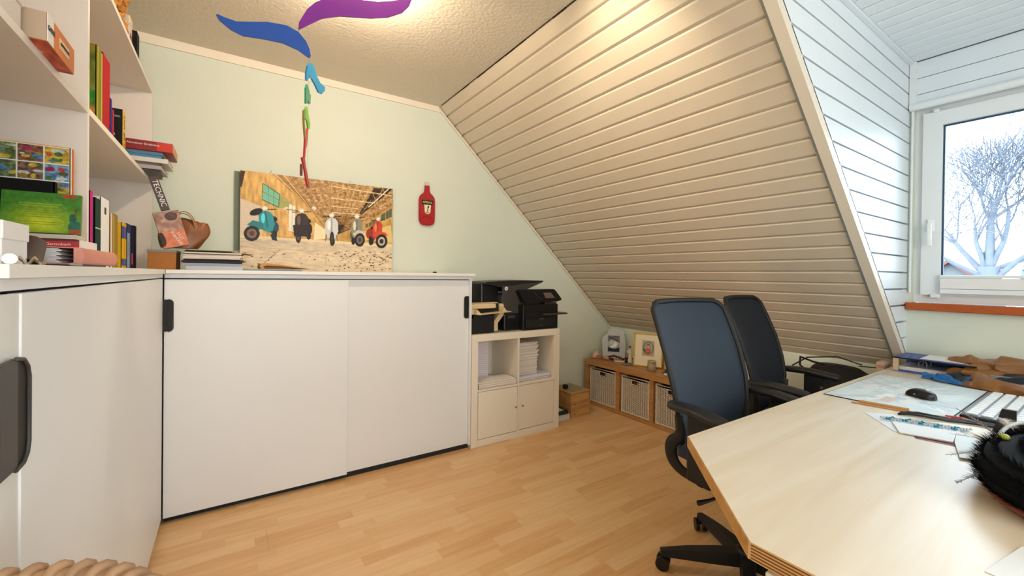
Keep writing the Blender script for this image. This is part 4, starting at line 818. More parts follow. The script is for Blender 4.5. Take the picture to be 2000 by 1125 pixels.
# --- small laser printer with beige frame
M_BEI = mat('aged_beige_plastic', 'DCC49A', .45, var=.04)
ls = thing('small_laser_printer', 'small black laser printer with a yellowed beige frame and flat paper tray', 'printer', (1.50, 2.75, EH))
box('body', 1.394, 1.592, 2.60, 2.71, EH+.001, .935, M_BLACKM, ls, b=.006, world=True); box('slot', 1.42, 1.60, 2.605, 2.62, .93, .968, M_BLACK, ls, world=True)
box('top_bar', 1.394, 1.60, 2.59, 2.66, .968, 1.003, M_BEI, ls, b=.008, world=True); box('top_cover', 1.396, 1.66, 2.66, 2.712, .975, 1.006, M_BEI, ls, b=.006, world=True)
box('black_corner', 1.60, 1.655, 2.625, 2.70, .94, 1.0, M_BLACK, ls, b=.004, world=True)
MB().prism([(1.64, 2.61, 1.0), (1.672, 2.61, .998), (1.678, 2.61, .985), (1.678, 2.61, .915), (1.628, 2.61, .858), (1.628, 2.61, .80), (1.592, 2.61, .80), (1.592, 2.61, .866), (1.645, 2.61, .93)], (0, .08, 0)).build('side_frame', M_BEI, ls, world=True)
MB().prism([(1.394, 2.60, .99), (1.424, 2.60, .985), (1.424, 2.60, .912), (1.402, 2.60, .89), (1.394, 2.60, .89)], (0, .1, 0)).build('side_frame', M_BEI, ls, world=True)
MB().prism([(1.43, 2.54, .929), (1.70, 2.54, .943), (1.70, 2.54, .947), (1.43, 2.54, .934)], (0, .11, 0)).build('paper_tray', M_BEI, ls, world=True)
MB().prism([(1.425, 2.56, .968), (1.425, 2.56, .93), (1.458, 2.56, .936)], (0, .05, 0)).build('tray_hinge', M_BEI, ls, world=True)
MB().prism([(1.65, 2.56, .975), (1.672, 2.56, .95), (1.64, 2.56, .945)], (0, .05, 0)).build('tray_hinge', M_BEI, ls, world=True)
# --- wooden boxes and books on the floor
for i, (z0, z1, dx, lb) in enumerate(((0, .083, 0, 'bottom wooden box of the three on the floor beside the cube shelf'), (.084, .128, .003, 'flat middle wooden box of the three on the floor'), (.129, .215, -.004, 'top wooden box with a glass lid inlay in the stack on the floor'))):
    r_ = thing('wooden_box', lb, 'box', (2.515+dx, 2.80, z0), group='wooden boxes on the floor'); box('box_body', -.108, .108, -.131, .131, 0, z1-z0-.014, M_BOX, r_, b=.002); box('lid', -.114, .114, -.137, .137, z1-z0-.011, z1-z0-.0005, M_BOX, r_, b=.002)
    if i == 2: box('lid_inlay', -.085, .085, -.11, .11, z1-z0-.0004, z1-z0+.0012, mat('grey_inlay', '8E8468', .35), r_)
    else: MB().tube([(-.075, -.137, .03), (-.075, -.15, .03)], .006, 8).build('knob', M_METAL, r_)
tag(MB().cbox(-.018, .018, -.018, .018, 0, .035, .004).build('black_cube', M_BLACKM), 'small black cube standing on the top wooden box', 'ornament').location = (2.455, 2.80, .2165)
fb = lying('white_manual', 'thick white manual lying on the floor at the side of the cube shelf', 2.385, 2.66, 2.90, .0006, .045, 'DCD6D6', group=None, d=.19)
fb = lying('dark_green_book_flat', 'dark green book with a white label lying on the white manual', 2.375, 2.67, 2.90, .0465, .028, '0F2A20', group=None, d=.18); box('cover_label', .03, .15, -.10, -.02, .0282, .0292, M_PAPER, fb)
wl = thing('leaning_grey_book', 'pale grey book leaning against the cube shelf above the green book', 'book', (2.215, 2.86, .0752), rot=(0, .26, 0)); box('cover', -.022, .014, -.10, .09, 0.006, .16, mat('cover_C9C0BC', 'C9C0BC', .6), wl, b=.002); box('pages', -.018, .010, -.1015, -.09, .004, .162, M_PAGES, wl)
kb_ = thing('key_ring', 'metal skewers and keys sticking out beside the wooden boxes', 'key', (2.32, 2.68, .08)); [MB().tube([(0, 0, .002+i*.006), (.085, -.004+i*.006, .012-i*.003)], .0014, 5).build('skewer', M_METAL, kb_) for i in range(3)]
MB().ball((.092, 0, .010), .006, .006, .006, 8, 6).build('bead', M_METAL, kb_)
# ================================================================== OAK BENCH WITH BASKETS
BX0, BX1, BY0, BY1, BH = 2.83, 3.215, 1.463, 2.953, .42
bn = thing('oak_bench_shelf', 'low oak bench shelf along the knee wall with four wicker baskets', 'shelf', ((BX0+BX1)/2, (BY0+BY1)/2, 0))
box('top_panel', BX0, BX1, BY0, BY1, BH-.048, BH, M_OAK, bn, b=.0015, world=True); box('bottom_panel', BX0, BX1, BY0, BY1, 0, .030, M_OAK, bn, b=.0015, world=True)
div = [(BY1-.05, BY1), (2.520, 2.562), (2.165, 2.202), (1.81, 1.846), (BY0, BY0+.045)]
for i, (a, b_) in enumerate(div): box('side_panel' if i in (0, 4) else 'divider', BX0, BX1, a, b_, .0305, BH-.0485, M_OAK, bn, b=.001, world=True)
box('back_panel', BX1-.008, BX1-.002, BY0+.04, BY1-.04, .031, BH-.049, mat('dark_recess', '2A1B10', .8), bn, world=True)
M_WICK = mat('whitewashed_wicker', 'E8DCCC', .75, var=.25, scale=40)
cells = [(2.572, 2.893), (2.212, 2.510), (1.856, 2.155), (1.518, 1.80)]
def wicker_basket(y0, y1, lb):
    w_ = y1-y0; r_ = thing('wicker_basket', lb, 'basket', (BX0+.012, (y0+y1)/2, .031), group='wicker baskets in the bench shelf'); h_ = .325; a = -w_/2; b_ = w_/2
    m = MB(); m.box(.012, .34, a+.004, b_-.004, .0, .004); m.box(.014, .018, a+.006, b_-.006, .004, h_-.03); m.box(.018, .34, a+.004, a+.008, .004, h_-.02); m.box(.018, .34, b_-.008, b_-.004, .004, h_-.02); m.build('liner', mat('dark_wicker', '9A8470', .8), r_)
    m = MB(); m.tube([(.006, a+.006, h_-.008), (.006, b_-.006, h_-.008), (.335, b_-.006, h_-.008), (.335, a+.006, h_-.008)], .008, 8, closed=True); m.build('top_rim', M_WICK, r_)
    m = MB(); m.tube([(.006, a+.006, .006), (.006, b_-.006, .006)], .006, 8); m.build('bottom_rim', M_WICK, r_)
    for yy in (a+.006, b_-.006): MB().tube([(.006, yy, .004), (.006, yy, h_-.008)], .0055, 8).build('corner_post', M_WICK, r_)
    m = MB(); rows = 30; cols_ = 11; c0, c1 = a+.026, b_-.026; hz0, hz1, hy = h_-.062, h_-.026, .034
    for i in range(rows):
        z_ = .016+i*(h_-.034)/rows
        for j in range(cols_):
            y_ = c0+(j+.5)*(c1-c0)/cols_; L_ = (c1-c0)/cols_
            if hz0-.006 < z_ < hz1+.004 and abs(y_) < hy+.006: continue
            out = .0 if (i+j) % 2 else .004
            m.add([(.013-out*1.2, y_-L_*.55, z_), (.006-out, y_, z_-.0045), (.013-out*1.2, y_+L_*.55, z_), (.006-out, y_, z_+.0050), (.002-out, y_-L_*.2, z_), (.002-out, y_+L_*.2, z_)], [(0, 4, 3), (0, 1, 4), (4, 1, 5), (4, 5, 3), (5, 1, 2), (5, 2, 3)], False)
        if i % 1 == 0:
            for q in (a+.008, b_-.026): m.box(.006, .012, q, q+.018, z_-.0025, z_+.0028)
    m.build('weave', M_WICK, r_, kind='stuff')
    m = MB(); m.tube([(.0, -hy, hz0), (.0, hy, hz0), (.0, hy, hz1), (.0, -hy, hz1)], .0035, 6, closed=True); hf = m.build('handle_hole_rim', M_METAL if 0 else M_WICK, r_)
    box('handle_hole', .008, .013, -hy, hy, hz0, hz1, mat('dark_hole', '1C1512', .9), r_); return r_
wicker_basket(*cells[0], 'woven white basket at the gable end of the oak bench'); b2 = wicker_basket(*cells[1], 'second woven basket from the gable wall, something red behind its handle hole'); wicker_basket(*cells[2], 'third woven basket, half hidden by the office chair'); wicker_basket(*cells[3], 'fourth woven basket, hidden behind the office chair')
box('red_content', .004, .007, -.03, .014, .268, .285, mat('red_cloth', '7A1F1A', .8), b2)
# --- on the bench
ZB = BH+.0005
slb = thing('stone_photo_frame', 'grey stone slab frame with a photo of white orchids', 'picture frame', (3.075, 2.815, ZB), rot=(-.10, 0, math.radians(-53)))
opl = [(-.10, 0), (.105, 0), (.112, .10), (.105, .20), (.09, .262), (.04, .285), (-.02, .280), (-.055, .262), (-.062, .232), (-.10, .205), (-.112, .17)]
MB().prism([(a, 0, b_) for a, b_ in opl], (0, .02, 0)).build('slab', mat('pale_blue_grey_stone', 'C3C8CE', .45, var=.12, scale=16), slb)
p = Paint(60, 80, base='787C80'); p.noise(.10, (20, 14), 1); p.put(p.Y > .74, '1A2438'); p.ell(.5, .52, .52, .28, 'AEB3B8'); p.ell(.35, .45, .22, .12, 'C9CDD0'); p.ell(.72, .42, .2, .13, 'D3D5D6'); p.noise(.05, (5, 5), 2); p.line(.1, .08, 1, .42, .05, '2A2A2E'); p.line(.4, .2, .95, .33, .03, '3B3B3E')
for q in ((.52, .60), (.62, .52), (.42, .68), (.28, .70), (.60, .64), (.7, .56)): p.ell(q[0], q[1], .10, .05, 'FBFAF6', .5); p.ell(q[0], q[1], .04, .075, 'FBFAF6', .3)
p.mesh('orchid_photo', .11, .15, slb, fn=lambda a, c: (-.055+.11*a, -.0008, .215-.155*c))
sl_ = thing('rose_quartz', 'pale pink raw crystal at the gable end of the bench', 'crystal', (2.925, 2.90, ZB)); m = MB(); m.ball((0, 0, .035), .045, .035, .036, 9, 6, .22); m.ball((.03, -.01, .02), .025, .02, .022, 7, 5, .25); m.build('crystal', mat('rose_quartz', 'DDB8A0', .35, var=.2, scale=30), sl_)
for i, (x_, y_, rr_, col, lb) in enumerate(((2.925, 2.835, .017, 'A85C3A', 'rust coloured pebble next to the rose quartz'), (2.945, 2.80, .020, 'B9805A', 'brown agate chunk in the row of stones'), (2.93, 2.765, .019, 'C99A78', 'tan polished stone on a little dish'), (2.99, 2.77, .015, '6B3A2A', 'small dark red stone behind the tan one'), (2.97, 2.735, .014, '3A2A24', 'black tumbled stone at the end of the row'))):
    g_ = MB().ball((0, 0, rr_*.72), rr_*1.15, rr_, rr_*.72, 8, 6, .15).build('gemstone', mat('stone_'+col, col, .35, var=.3, scale=60)); tag(g_, lb, 'stone', 'stones on the bench'); g_.location.x += x_; g_.location.y += y_; g_.location.z = ZB+(.0055 if i == 2 else 0)
tag(MB().lathe([(.0, 0), (.028, 0), (.034, .005), (.026, .003), (0, .002)], 20, (2.93, 2.765, ZB)).build('tea_light_dish', mat('copper_dish', 'C98F66', .35)), 'small shallow copper coloured dish under the tan stone', 'dish')
gl_ = thing('bead_garland', 'garland of dark red and brown beads draped before the stone frame', 'garland', (3.03, 2.72, ZB)); rn = random.Random(3); m = MB()
for i in range(60):
    t = i/59; m.ball((-.05+.10*t+rn.uniform(-.012, .012), .09-.22*t+rn.uniform(-.014, .014), .010+.022*abs(math.sin(5*t))+rn.uniform(0, .008)), .008, .008, .007, 6, 4)
m.build('beads', mat('dark_red_beads', '5E241A', .4, var=.5, scale=80), gl_, kind='stuff')
bx = thing('pale_soap_bar', 'flat pale bar lying in front of the bead garland', 'ornament', (2.985, 2.65, ZB), rotz=-1.0); box('bar', -.05, .05, -.014, .014, 0, .012, mat('pale_bar', 'D9C8A8', .6), bx, b=.003)
an = thing('angel_figurine', 'slim white angel figurine with dark hair and small wings', 'figurine', (3.045, 2.585, ZB))
MB().lathe([(.024, 0), (.023, .006), (.017, .04), (.011, .085), (.013, .105), (.010, .118), (.004, .124)], 16).build('robe', mat('ivory', 'EBDCC6', .5), an); MB().ball((0, 0, .135), .010, .010, .012).build('head', mat('skin_tone', 'E0B898', .6), an); MB().ball((0, .003, .141), .0115, .011, .011).build('hair', mat('dark_hair', '2A1C16', .7), an)
for s_ in (-1, 1): MB().prism([(0, .008, .108), (s_*.028, .012, .118), (s_*.034, .014, .100), (s_*.022, .012, .082), (0, .008, .088)], (0, .003, 0)).build('wing', mat('ivory', 'EBDCC6'), an)
fg = thing('black_wire_figure', 'tiny black wrought figure beside the stone frame', 'figurine', (3.135, 2.665, ZB)); m = MB(); m.tube([(0, 0, 0), (0, 0, .05)], .004, 6); m.ball((0, 0, .056), .006, .006, .007); m.tube([(-.012, 0, .02), (0, 0, .038), (.012, 0, .03)], .0025, 6); m.ball((0, 0, .004), .011, .011, .004); m.build('figure', M_BLACK, fg)
bi = thing('dark_bird_ornament', 'small dark bird ornament lying in front of the angel', 'ornament', (2.99, 2.585, ZB+.0062)); m = MB(); m.ball((0, 0, .012), .018, .012, .012, 10, 6, .1); m.ball((.014, .006, .02), .008, .007, .007); m.build('body', M_BLACKM, bi)
dsh = thing('slate_dish', 'flat grey slate dish on the bench near the angel figurine', 'dish', (2.965, 2.545, ZB)); MB().lathe([(.048, 0), (.062, .003), (.060, .006), (.0, .0045)], 24, sy=.8).build('plate', mat('slate', '8A7C70', .6), dsh)
def gold_frame(loc, rz, w_, h_, label, madonna=True, tilt=-.17):
    r_ = thing('gold_picture_frame', label, 'picture frame', loc, rot=(tilt, 0, rz), group='gold frames leaning at the knee wall'); t = .012; m = MB()
    m.cbox(-w_/2, w_/2, -.012, .006, 0, t, .003); m.cbox(-w_/2, w_/2, -.012, .006, h_-t, h_, .003); m.cbox(-w_/2, -w_/2+t, -.012, .006, t, h_-t, .003); m.cbox(w_/2-t, w_/2, -.012, .006, t, h_-t, .003); m.build('frame', mat('gilt_frame', 'D8B25C', .3, metal=.6), r_)
    box('mount', -w_/2+t, w_/2-t, -.003, .004, t, h_-t, mat('cream_mount', 'F4EBCF', .7), r_)
    if madonna:
        p = Paint(70, 84, 0, 1, 0, 1.2, base='B9B39A'); p.ell(.5, .58, .46, .50, '8E6E3A'); p.ell(.5, .58, .38, .43, '9FB0BE'); p.noise(.04, (6, 6), 2)
        e_ = ((p.X-.5)/.38)**2+((p.Y-.58)/.43)**2 < 1
        for pts_, c_ in (([(.28, 1.1), (.30, .75), (.38, .36), (.50, .24), (.62, .34), (.72, .72), (.78, 1.1)], 'C98A5E'), ([(.34, 1.1), (.38, .72), (.5, .62), (.64, .72), (.68, 1.1)], 'C4574A'), ([(.12, .6), (.3, .7), (.32, 1.1), (.1, 1.1)], '3F5F8A')): p.put(p.inside(pts_) & e_, c_)
        p.ell(.5, .45, .09, .13, 'E6BC98'); p.ell(.5, .33, .12, .06, '7A4A30'); p.ell(.47, .44, .012, .01, '3A2418'); p.ell(.54, .44, .012, .01, '3A2418'); p.line(.48, .52, .53, .52, .014, 'A8483C'); p.line(.45, .85, .56, .80, .04, 'E6BC98')
        p.mesh('oval_print', .1, .12, r_, fn=lambda a, c: (-.052+.104*a, -.0036, h_*.78-.135*c))
    return r_
gold_frame((3.035, 2.385, ZB+.0), math.radians(-63), .25, .292, 'gold framed oval portrait of a veiled woman leaning at the knee wall')
gold_frame((3.115, 2.13, ZB+.0), math.radians(-72), .25, .24, 'second gold frame, mostly hidden behind the office chair', False)
jr = thing('glass_jar', 'glass storage jar with a metal lid in front of the gold frame', 'jar', (2.945, 2.27, ZB))
MB().lathe([(.030, 0), (.036, .006), (.037, .05), (.033, .064), (.031, .068)], 24).build('glass_body', mat('sandy_glass', 'B8A58A', .15, var=.25, scale=60, coat=.5), jr); MB().lathe([(.0325, .068), (.035, .070), (.035, .082), (.030, .085), (0, .085)], 24).build('lid', mat('tin_lid', 'C2B48E', .3, metal=.7), jr); MB().lathe([(.0375, .058), (.0375, .062)], 24).build('wire_clip', M_METAL, jr)
sb_ = thing('oil_bottle', 'tiny dark bottle with a white label at the front of the bench', 'bottle', (2.885, 2.09, ZB)); MB().lathe([(.011, 0), (.012, .003), (.012, .028), (.006, .034), (.006, .038)], 14).build('glass_body', mat('brown_glass', '3A2416', .15), sb_); MB().lathe([(.008, .036), (.008, .050), (.006, .052)], 14).build('cap', M_BLACK, sb_); MB().lathe([(.0126, .006), (.0126, .024)], 14).build('label', M_PAPER, sb_)
tag(MB().tube([(2.96, 2.18, ZB+.004), (2.955, 2.13, ZB+.010), (2.97, 2.08, ZB+.006), (2.93, 2.04, ZB+.004)], .003, 6).build('bracelet', mat('dark_red_beads', '5E241A')), 'dark cord bracelet lying between jar and tiny bottle', 'bracelet')
# ================================================================== OFFICE CHAIRS
M_MESH = mat('navy_mesh_fabric', '0C2338', .75, var=.12, scale=6, bump=.3, bscale=500, sheen=.2)
M_SEAT = mat('navy_seat_fabric', '121C3A', .85, var=.1, sheen=.15)
M_ARM = mat('black_arm_pad', '16181C', .42, var=.05)
def smooth(P, n):
    out = []
    for i in range(len(P)-1):
        a, b_, c_, d_ = [Vector(P[max(0, min(len(P)-1, i+k))]) for k in (-1, 0, 1, 2)]
        for q in range(n):
            t = q/n; out.append(.5*((2*b_)+(c_-a)*t+(2*a-5*b_+4*c_-d_)*t*t+(3*b_-a-3*c_+d_)*t**3))
    return out+[Vector(P[-1])]
def lerp_tab(tab, t):
    for (a, *p0_), (b_, *p1_) in zip(tab, tab[1:]):
        if t <= b_:
            q = (t-a)/(b_-a); q = q*q*(3-2*q) if False else q; return [u_+(v_-u_)*q for u_, v_ in zip(p0_, p1_)]
    return list(tab[-1][1:])
# z, back offset, half width
BT = [(.48, .195, .165), (.52, .193, .19), (.58, .190, .210), (.66, .190, .226), (.76, .208, .236), (.88, .245, .240), (1.0, .295, .238), (1.065, .325, .234), (1.10, .342, .218)]
def backp(sx_, z_):
    y_, w_ = lerp_tab(BT, z_)
    return Vector((sx_*w_, y_-.030*sx_*sx_, z_))
def office_chair(loc, rz, star, label, M_MESH=M_MESH):
    t = thing('office_chair', label, 'chair', (loc[0], loc[1], 0), rz, 'office chairs behind the desk')
    # backrest
    bk = MB(); bk.grid(lambda a, b_: tuple(backp(-1+2*a, .48+.62*b_)), 17, 24); bk.grid(lambda a, b_: tuple(backp(1-2*a, .48+.62*b_)+Vector((0, .006, 0))), 17, 24); bk_o = bk.build('backrest', M_MESH, t)
    fr_ = [backp(-1, .48+.585*i/16) for i in range(17)]+[backp(-.95, 1.085), backp(-.85, 1.098)]+[backp(-.82+1.64*i/10, 1.098)+Vector((0, 0, .004*math.sin(PI*i/10))) for i in range(1, 10)]+[backp(.85, 1.098), backp(.95, 1.085)]+[backp(1, 1.065-.585*i/16) for i in range(17)]
    MB().tube(fr_, .0095, 8, sy=1.3).build('back_frame', M_BLACKM, bk_o)
    # J shaped lower supports running under the seat
    low = [(.200, .515), (.208, .475), (.200, .437), (.172, .408), (.125, .390), (.06, .380), (-.03, .378)]
    for s_ in (-1, 1):
        w0 = .211
        pts = [backp(s_, .64), backp(s_, .56)+Vector((0, .004, 0))]+[Vector((s_*(w0-.0022*i*i), y_, z_)) for i, (y_, z_) in enumerate(low)]
        q_ = smooth([tuple(v) for v in pts], 5); MB().tube(q_, [.012+.018*math.sin(PI*min(1, .1+1.0*i/(len(q_)-1)))**.8 for i in range(len(q_))], 12, sy=.55).build('back_support', M_BLACKM, t)
    MB().tube([(-.16, .195, .485), (0, .205, .475), (.16, .195, .485)], .012, 8).build('lower_rail', M_BLACKM, t)
    # seat
    def seat(a, b_):
        x_ = -1+2*a; y_ = -1+2*b_; k = max(0, 1-max(abs(x_), abs(y_))**6); return (x_*.225*(1-.03*y_*y_), y_*.225*(1-.05*x_*x_)-.045, .508+.036*k-(.02 if y_ < -.6 else 0)*(-y_-.6)/.4)
    m = MB(); m.grid(seat, 21, 21); m.grid(lambda a, b_: (seat(1-a, b_)[0], seat(1-a, b_)[1], .474), 21, 21)
    n_ = 21; edge = [(i, 0) for i in range(20)]+[(20, i) for i in range(20)]+[(20-i, 20) for i in range(20)]+[(0, 20-i) for i in range(20)]
    top_ = [seat(i/20, j/20) for i, j in edge]; m.add(top_+[(x_, y_, .474) for x_, y_, _ in top_], [(i, (i+1) % 80, 80+(i+1) % 80, 80+i) for i in range(80)], True)
    m.build('seat', M_SEAT, t); box('seat_shell', -.19, .19, -.23, .13, .448, .474, M_BLACKM, t, b=.01)
    box('tilt_mechanism', -.07, .07, -.12, .12, .335, .448, M_BLACKM, t, b=.012)
    MB().tube([(-.07, .02, .36), (-.2, .02, .355), (-.26, .03, .352)], [.006, .006, .010], 8).build('lever', M_BLACKM, t)
    # arms
    for s_ in (-1, 1):
        ar = thing('x', '', '') if False else None
        def padf(a, b_):
            th = 2*PI*a; y_ = .165-.25*b_; w_ = .040*(1-.25*abs(2*b_-1)**4)*(1 if .02 < b_ < .98 else .75); top__ = .708-.012*max(0, b_-.45)/.55+(.004*math.sin(PI*b_))
            return (s_*.262+w_*math.copysign(abs(math.cos(th))**.6, math.cos(th)), y_, top__-.016+.016*math.copysign(abs(math.sin(th))**.7, math.sin(th)))
        m = MB(); m.grid(lambda a, b_: padf(1-a, b_), 25, 14); e0 = [padf(i/24, 0) for i in range(24)]; e1 = [padf(i/24, 1) for i in range(24)]; m.add(e0, [tuple(range(24))], False); m.add(e1, [tuple(range(24))[::-1]], False)
        pad = m.build('arm_pad', M_ARM, t)
        m = MB(); m.cbox(s_*.262-.018, s_*.262+.018, -.035, .075, .425, .685, .012); m.tube([(s_*.262, .02, .435), (s_*.20, .02, .415), (s_*.08, .02, .41)], [.028, .026, .024], 10, sy=.6); ap = m.build('arm_post', M_BLACKM, t)
        MB().tube([(s_*.262-.0185, -.01, .62), (s_*.262-.0215, -.01, .62)], .008, 12).build('height_button', M_METAL, ap)
    # gas lift and star base
    MB().lathe([(.028, .09), (.028, .23), (.018, .232), (.018, .335)], 18).build('gas_lift', M_BLACKM, t)
    MB().lathe([(.03, .055), (.045, .06), (.045, .115), (.032, .122)], 20).build('hub', M_BLACKM, t)
    for k in range(5):
        a = star+k*2*PI/5-rz; d_ = Vector((math.cos(a), math.sin(a), 0)); n2 = Vector((-d_.y, d_.x, 0)); P_ = []
        m = MB()
        secs = [(.03, .030, .060, .112), (.12, .027, .058, .108), (.22, .022, .057, .098), (.305, .017, .056, .084), (.335, .015, .056, .078)]
        vs = []; 
        for rad_, hw, zb, zt in secs:
            for q, zz_ in ((-1, zb), (1, zb), (.75, zt), (-.75, zt)): vs.append(d_*rad_+n2*hw*q+Vector((0, 0, zz_)))
        fs = [(3, 2, 1, 0), (16, 17, 18, 19)]+[(i*4+j, i*4+(j+1) % 4, (i+1)*4+(j+1) % 4, (i+1)*4+j) for i in range(4) for j in range(4)]
        m.add(vs, fs, False); sp = m.build('spoke', M_BLACKM, t)
        c_ = d_*.325; ax = (d_*.3+n2).normalized(); m = MB()
        for q in (-1, 1): m.tube([c_+ax*(q*.008)+Vector((0, 0, .028)), c_+ax*(q*.026)+Vector((0, 0, .028))], .0275, 18)
        m.tube([c_+Vector((0, 0, .03)), c_+Vector((0, 0, .06))], .007, 8)
        m.build('caster', M_BLACK, sp, world=False) if False else None
        m.build('caster', M_BLACK, sp)
    return t
office_chair((1.735, .862), -.113, math.radians(64), 'navy mesh back office chair nearest the desk corner, left of the other one')
office_chair((2.419, .933), .11, math.radians(6), 'darker office chair on the right, partly hidden behind the first chair', mat('dark_navy_mesh', '0A1422', .8, var=.12, scale=6, bump=.3, bscale=500))
# stool, bag and crates behind the chairs
bg_ = thing('black_rucksack', 'crumpled black rucksack with cables on top, behind the right chair at the knee wall', 'bag', (3.0, .99, 0))
def ruck(a, b_):
    th = 2*PI*a; k = (1-.25*b_**3)*(1+.05*math.sin(5*th+2*b_)); return (.17*k*math.copysign(abs(math.cos(th))**.7, math.cos(th)), .18*k*math.copysign(abs(math.sin(th))**.7, math.sin(th)), .002+.655*b_+.03*math.cos(th-.5)*b_**3)
m = MB(); m.grid(ruck, 32, 14); m.grid(lambda a, b_: tuple(Vector(ruck(a, 1))*(1-b_)+Vector((.0, .0, .700))*b_), 32, 6); m.build('body', mat('black_nylon', '0F1014', .55, var=.3, bump=.5, bscale=18), bg_)
MB().tube([(-.18, .05, .64), (-.20, .12, .70), (-.12, .15, .735), (-.02, .12, .70), (.04, .05, .68)], .006, 6).build('carry_loop', M_BLACKM, bg_)
MB().cbox(-.185, -.172, -.10, .06, .38, .58, .004).build('front_pocket', mat('terracotta_cloth', '7E3A22', .8), bg_)
cbm = MB(); cbm.tube([(-.20, .16, .69), (-.10, .12, .735), (.05, .02, .74), (.12, -.08, .70)], .004, 6); cbm.tube([(-.2, -.05, .60), (-.22, .02, .52), (-.19, .06, .45)], .003, 6); cbm.tube([(.0, -.1, .71), (.1, -.15, .70), (.17, -.17, .66)], .003, 6); cbm.build('cable', M_BLACKM, bg_)
cr_ = thing('wooden_crate', 'tall narrow wooden crate tucked in the corner below the dormer edge', 'box', (3.06, .772, 0)); box('crate_body', -.075, .09, .0, .035, 0, .66, M_BOX, cr_, b=.003); box('lid', -.078, .093, -.003, .038, .661, .675, M_BOX, cr_, b=.002)
pb2 = thing('cream_carton', 'small cream carton wedged beside the lower end of the dormer edge', 'box', (3.04, .79, .6765)); box('carton', -.05, .045, -.016, .02, 0, .075, mat('cover_D8B9A4', 'D8B9A4', .7), pb2, b=.002); box('tape_roll', -.052, .047, -.018, .022, .045, .060, mat('cover_B8927C', 'B8927C', .7), pb2, b=.002)
# ================================================================== DESK
ZK = .73; TH = .032
dk = thing('birch_desk', 'large desk with a birch plywood top, chamfered corner and striped ply edge', 'desk', (2.0, .0, 0))
DP = [(1.151, .752), (.788, .388), (.788, -1.1), (3.17, -1.1), (3.17, .715), (3.13, .752)]
MB().prism([(a, b_, ZK-TH+.001) for a, b_ in DP], (0, 0, TH-.001)).build('desktop', M_BIRCH, dk, world=True)
m = MB(); m2 = MB(); nl = 11; lay = TH/nl
for i in range(nl):
    (m if i % 2 == 0 else m2).box(.7868-(.0004 if i % 2 == 0 else 0), .789, -1.1, .386, ZK-TH+i*lay+.0005*(i == 0), ZK-TH+(i+1)*lay-(.0006 if i == nl-1 else 0))
m.build('ply_layer', M_PLY, dk, world=True, kind='stuff'); m2.build('ply_layer_dark', M_PLYD, dk, world=True, kind='stuff')
c45 = Vector((-1, 1, 0)).normalized()*.0025
MB().prism([Vector((1.151, .752, ZK-TH)), Vector((.788, .388, ZK-TH)), Vector((.788, .388, ZK-TH))+c45, Vector((1.151, .752, ZK-TH))+c45], (0, 0, TH-.0008)).build('edge_lipping', wood('beech_lipping', 'D9A860', 'B9813F', .4, axis=0), dk, world=True)
box('leg', 1.24, 1.30, .60, .66, 0, ZK-TH, M_METAL, dk, b=.004, world=True) if False else None
box('leg', 3.05, 3.11, .62, .68, 0, ZK-TH, M_UPVC, dk, b=.004, world=True); box('leg', 3.05, 3.11, -1.02, -.96, 0, ZK-TH, M_UPVC, dk, b=.004, world=True); box('leg', .83, .89, -1.02, -.96, 0, ZK-TH, M_UPVC, dk, b=.004, world=True)
box('under_rail', 1.2, 3.05, .45, .49, ZK-TH-.06, ZK-TH-.0005, M_UPVC, dk, b=.004, world=True)
pd = thing('drawer_pedestal', 'white drawer unit under the front edge of the desk', 'cabinet', (1.02, .06, 0))
box('body', .81, 1.25, -.30, .365, .03, .688, M_CAB, pd, b=.003, world=True)
for z0, z1 in ((.05, .25), (.256, .46), (.466, .66)):
    d_ = box('drawer', .792, .809, -.295, .335, z0, z1, M_CAB, pd, b=.002, world=True); box('handle', .786, .792, -.05, .09, z1-.04, z1-.02, M_METAL, d_, b=.002, world=True)
box('corner_post', .792, .809, .341, .364, .03, .688, M_EXP, pd, b=.003, world=True)
# --- desk pad with printed map
dp = thing('desk_pad', 'pale aqua printed desk pad under the mouse at the far side of the desk', 'desk pad', (2.38, .54, ZK+.0003))
box('pad_base', -.33, .335, -.185, .185, 0, .003, M_BLACKM, dp, b=.001)
p = Paint(90, 50, base='DCE9EC'); p.noise(.05, (12, 8), 2); rn = random.Random(9)
for i in range(26): p.line(rn.uniform(0, 1), rn.uniform(0, 1), rn.uniform(0, 1), rn.uniform(0, 1), rn.uniform(.01, .04), rn.choice(['C9DDE4', 'EEF4F4', 'B9CFDA', 'D3D6E0', 'F4F8F8']))
for i in range(8): a, b_ = rn.uniform(.05, .8), rn.uniform(.05, .7); p.poly([(a, b_), (a+.15, b_+.02), (a+.14, b_+.13), (a-.01, b_+.11)], rn.choice(['E9EEEE', 'C4D4D8', 'D9C9C4', 'F4F6F4']))
p.mesh('pad_print', 1, 1, dp, fn=lambda a, c: (-.327+.659*a, .182-.364*c, .0033))
# mouse
ms_ = thing('computer_mouse', 'black wireless mouse with grey side on the desk pad', 'mouse', (2.33, .487, ZK+.0045), rotz=-.5)
def mouse(a, b_):
    th = PI*a; y_ = -1+2*b_; w_ = .031*(1-.15*y_*y_)*max(.0, 1-abs(y_)**5)**.5; h_ = .034*max(0, 1-((y_+.15)/1.16)**2)**.5 if abs(y_+.15) < 1.16 else 0
    return (w_*math.cos(th), y_*.052, .001+h_*max(0, math.sin(th))**.8)
MB().grid(mouse, 17, 17).build('shell', M_BLACK, ms_); MB().tube([(0, -.030, .030), (0, -.018, .034)], .004, 8).build('wheel', M_METAL, ms_); MB().prism([(-.026, -.02, .012), (-.0315, 0, .012), (-.026, .02, .012), (-.024, 0, .024)], (.002, 0, 0)).build('side_grip', mat('pale_grip', '9AA3AC', .3), ms_)
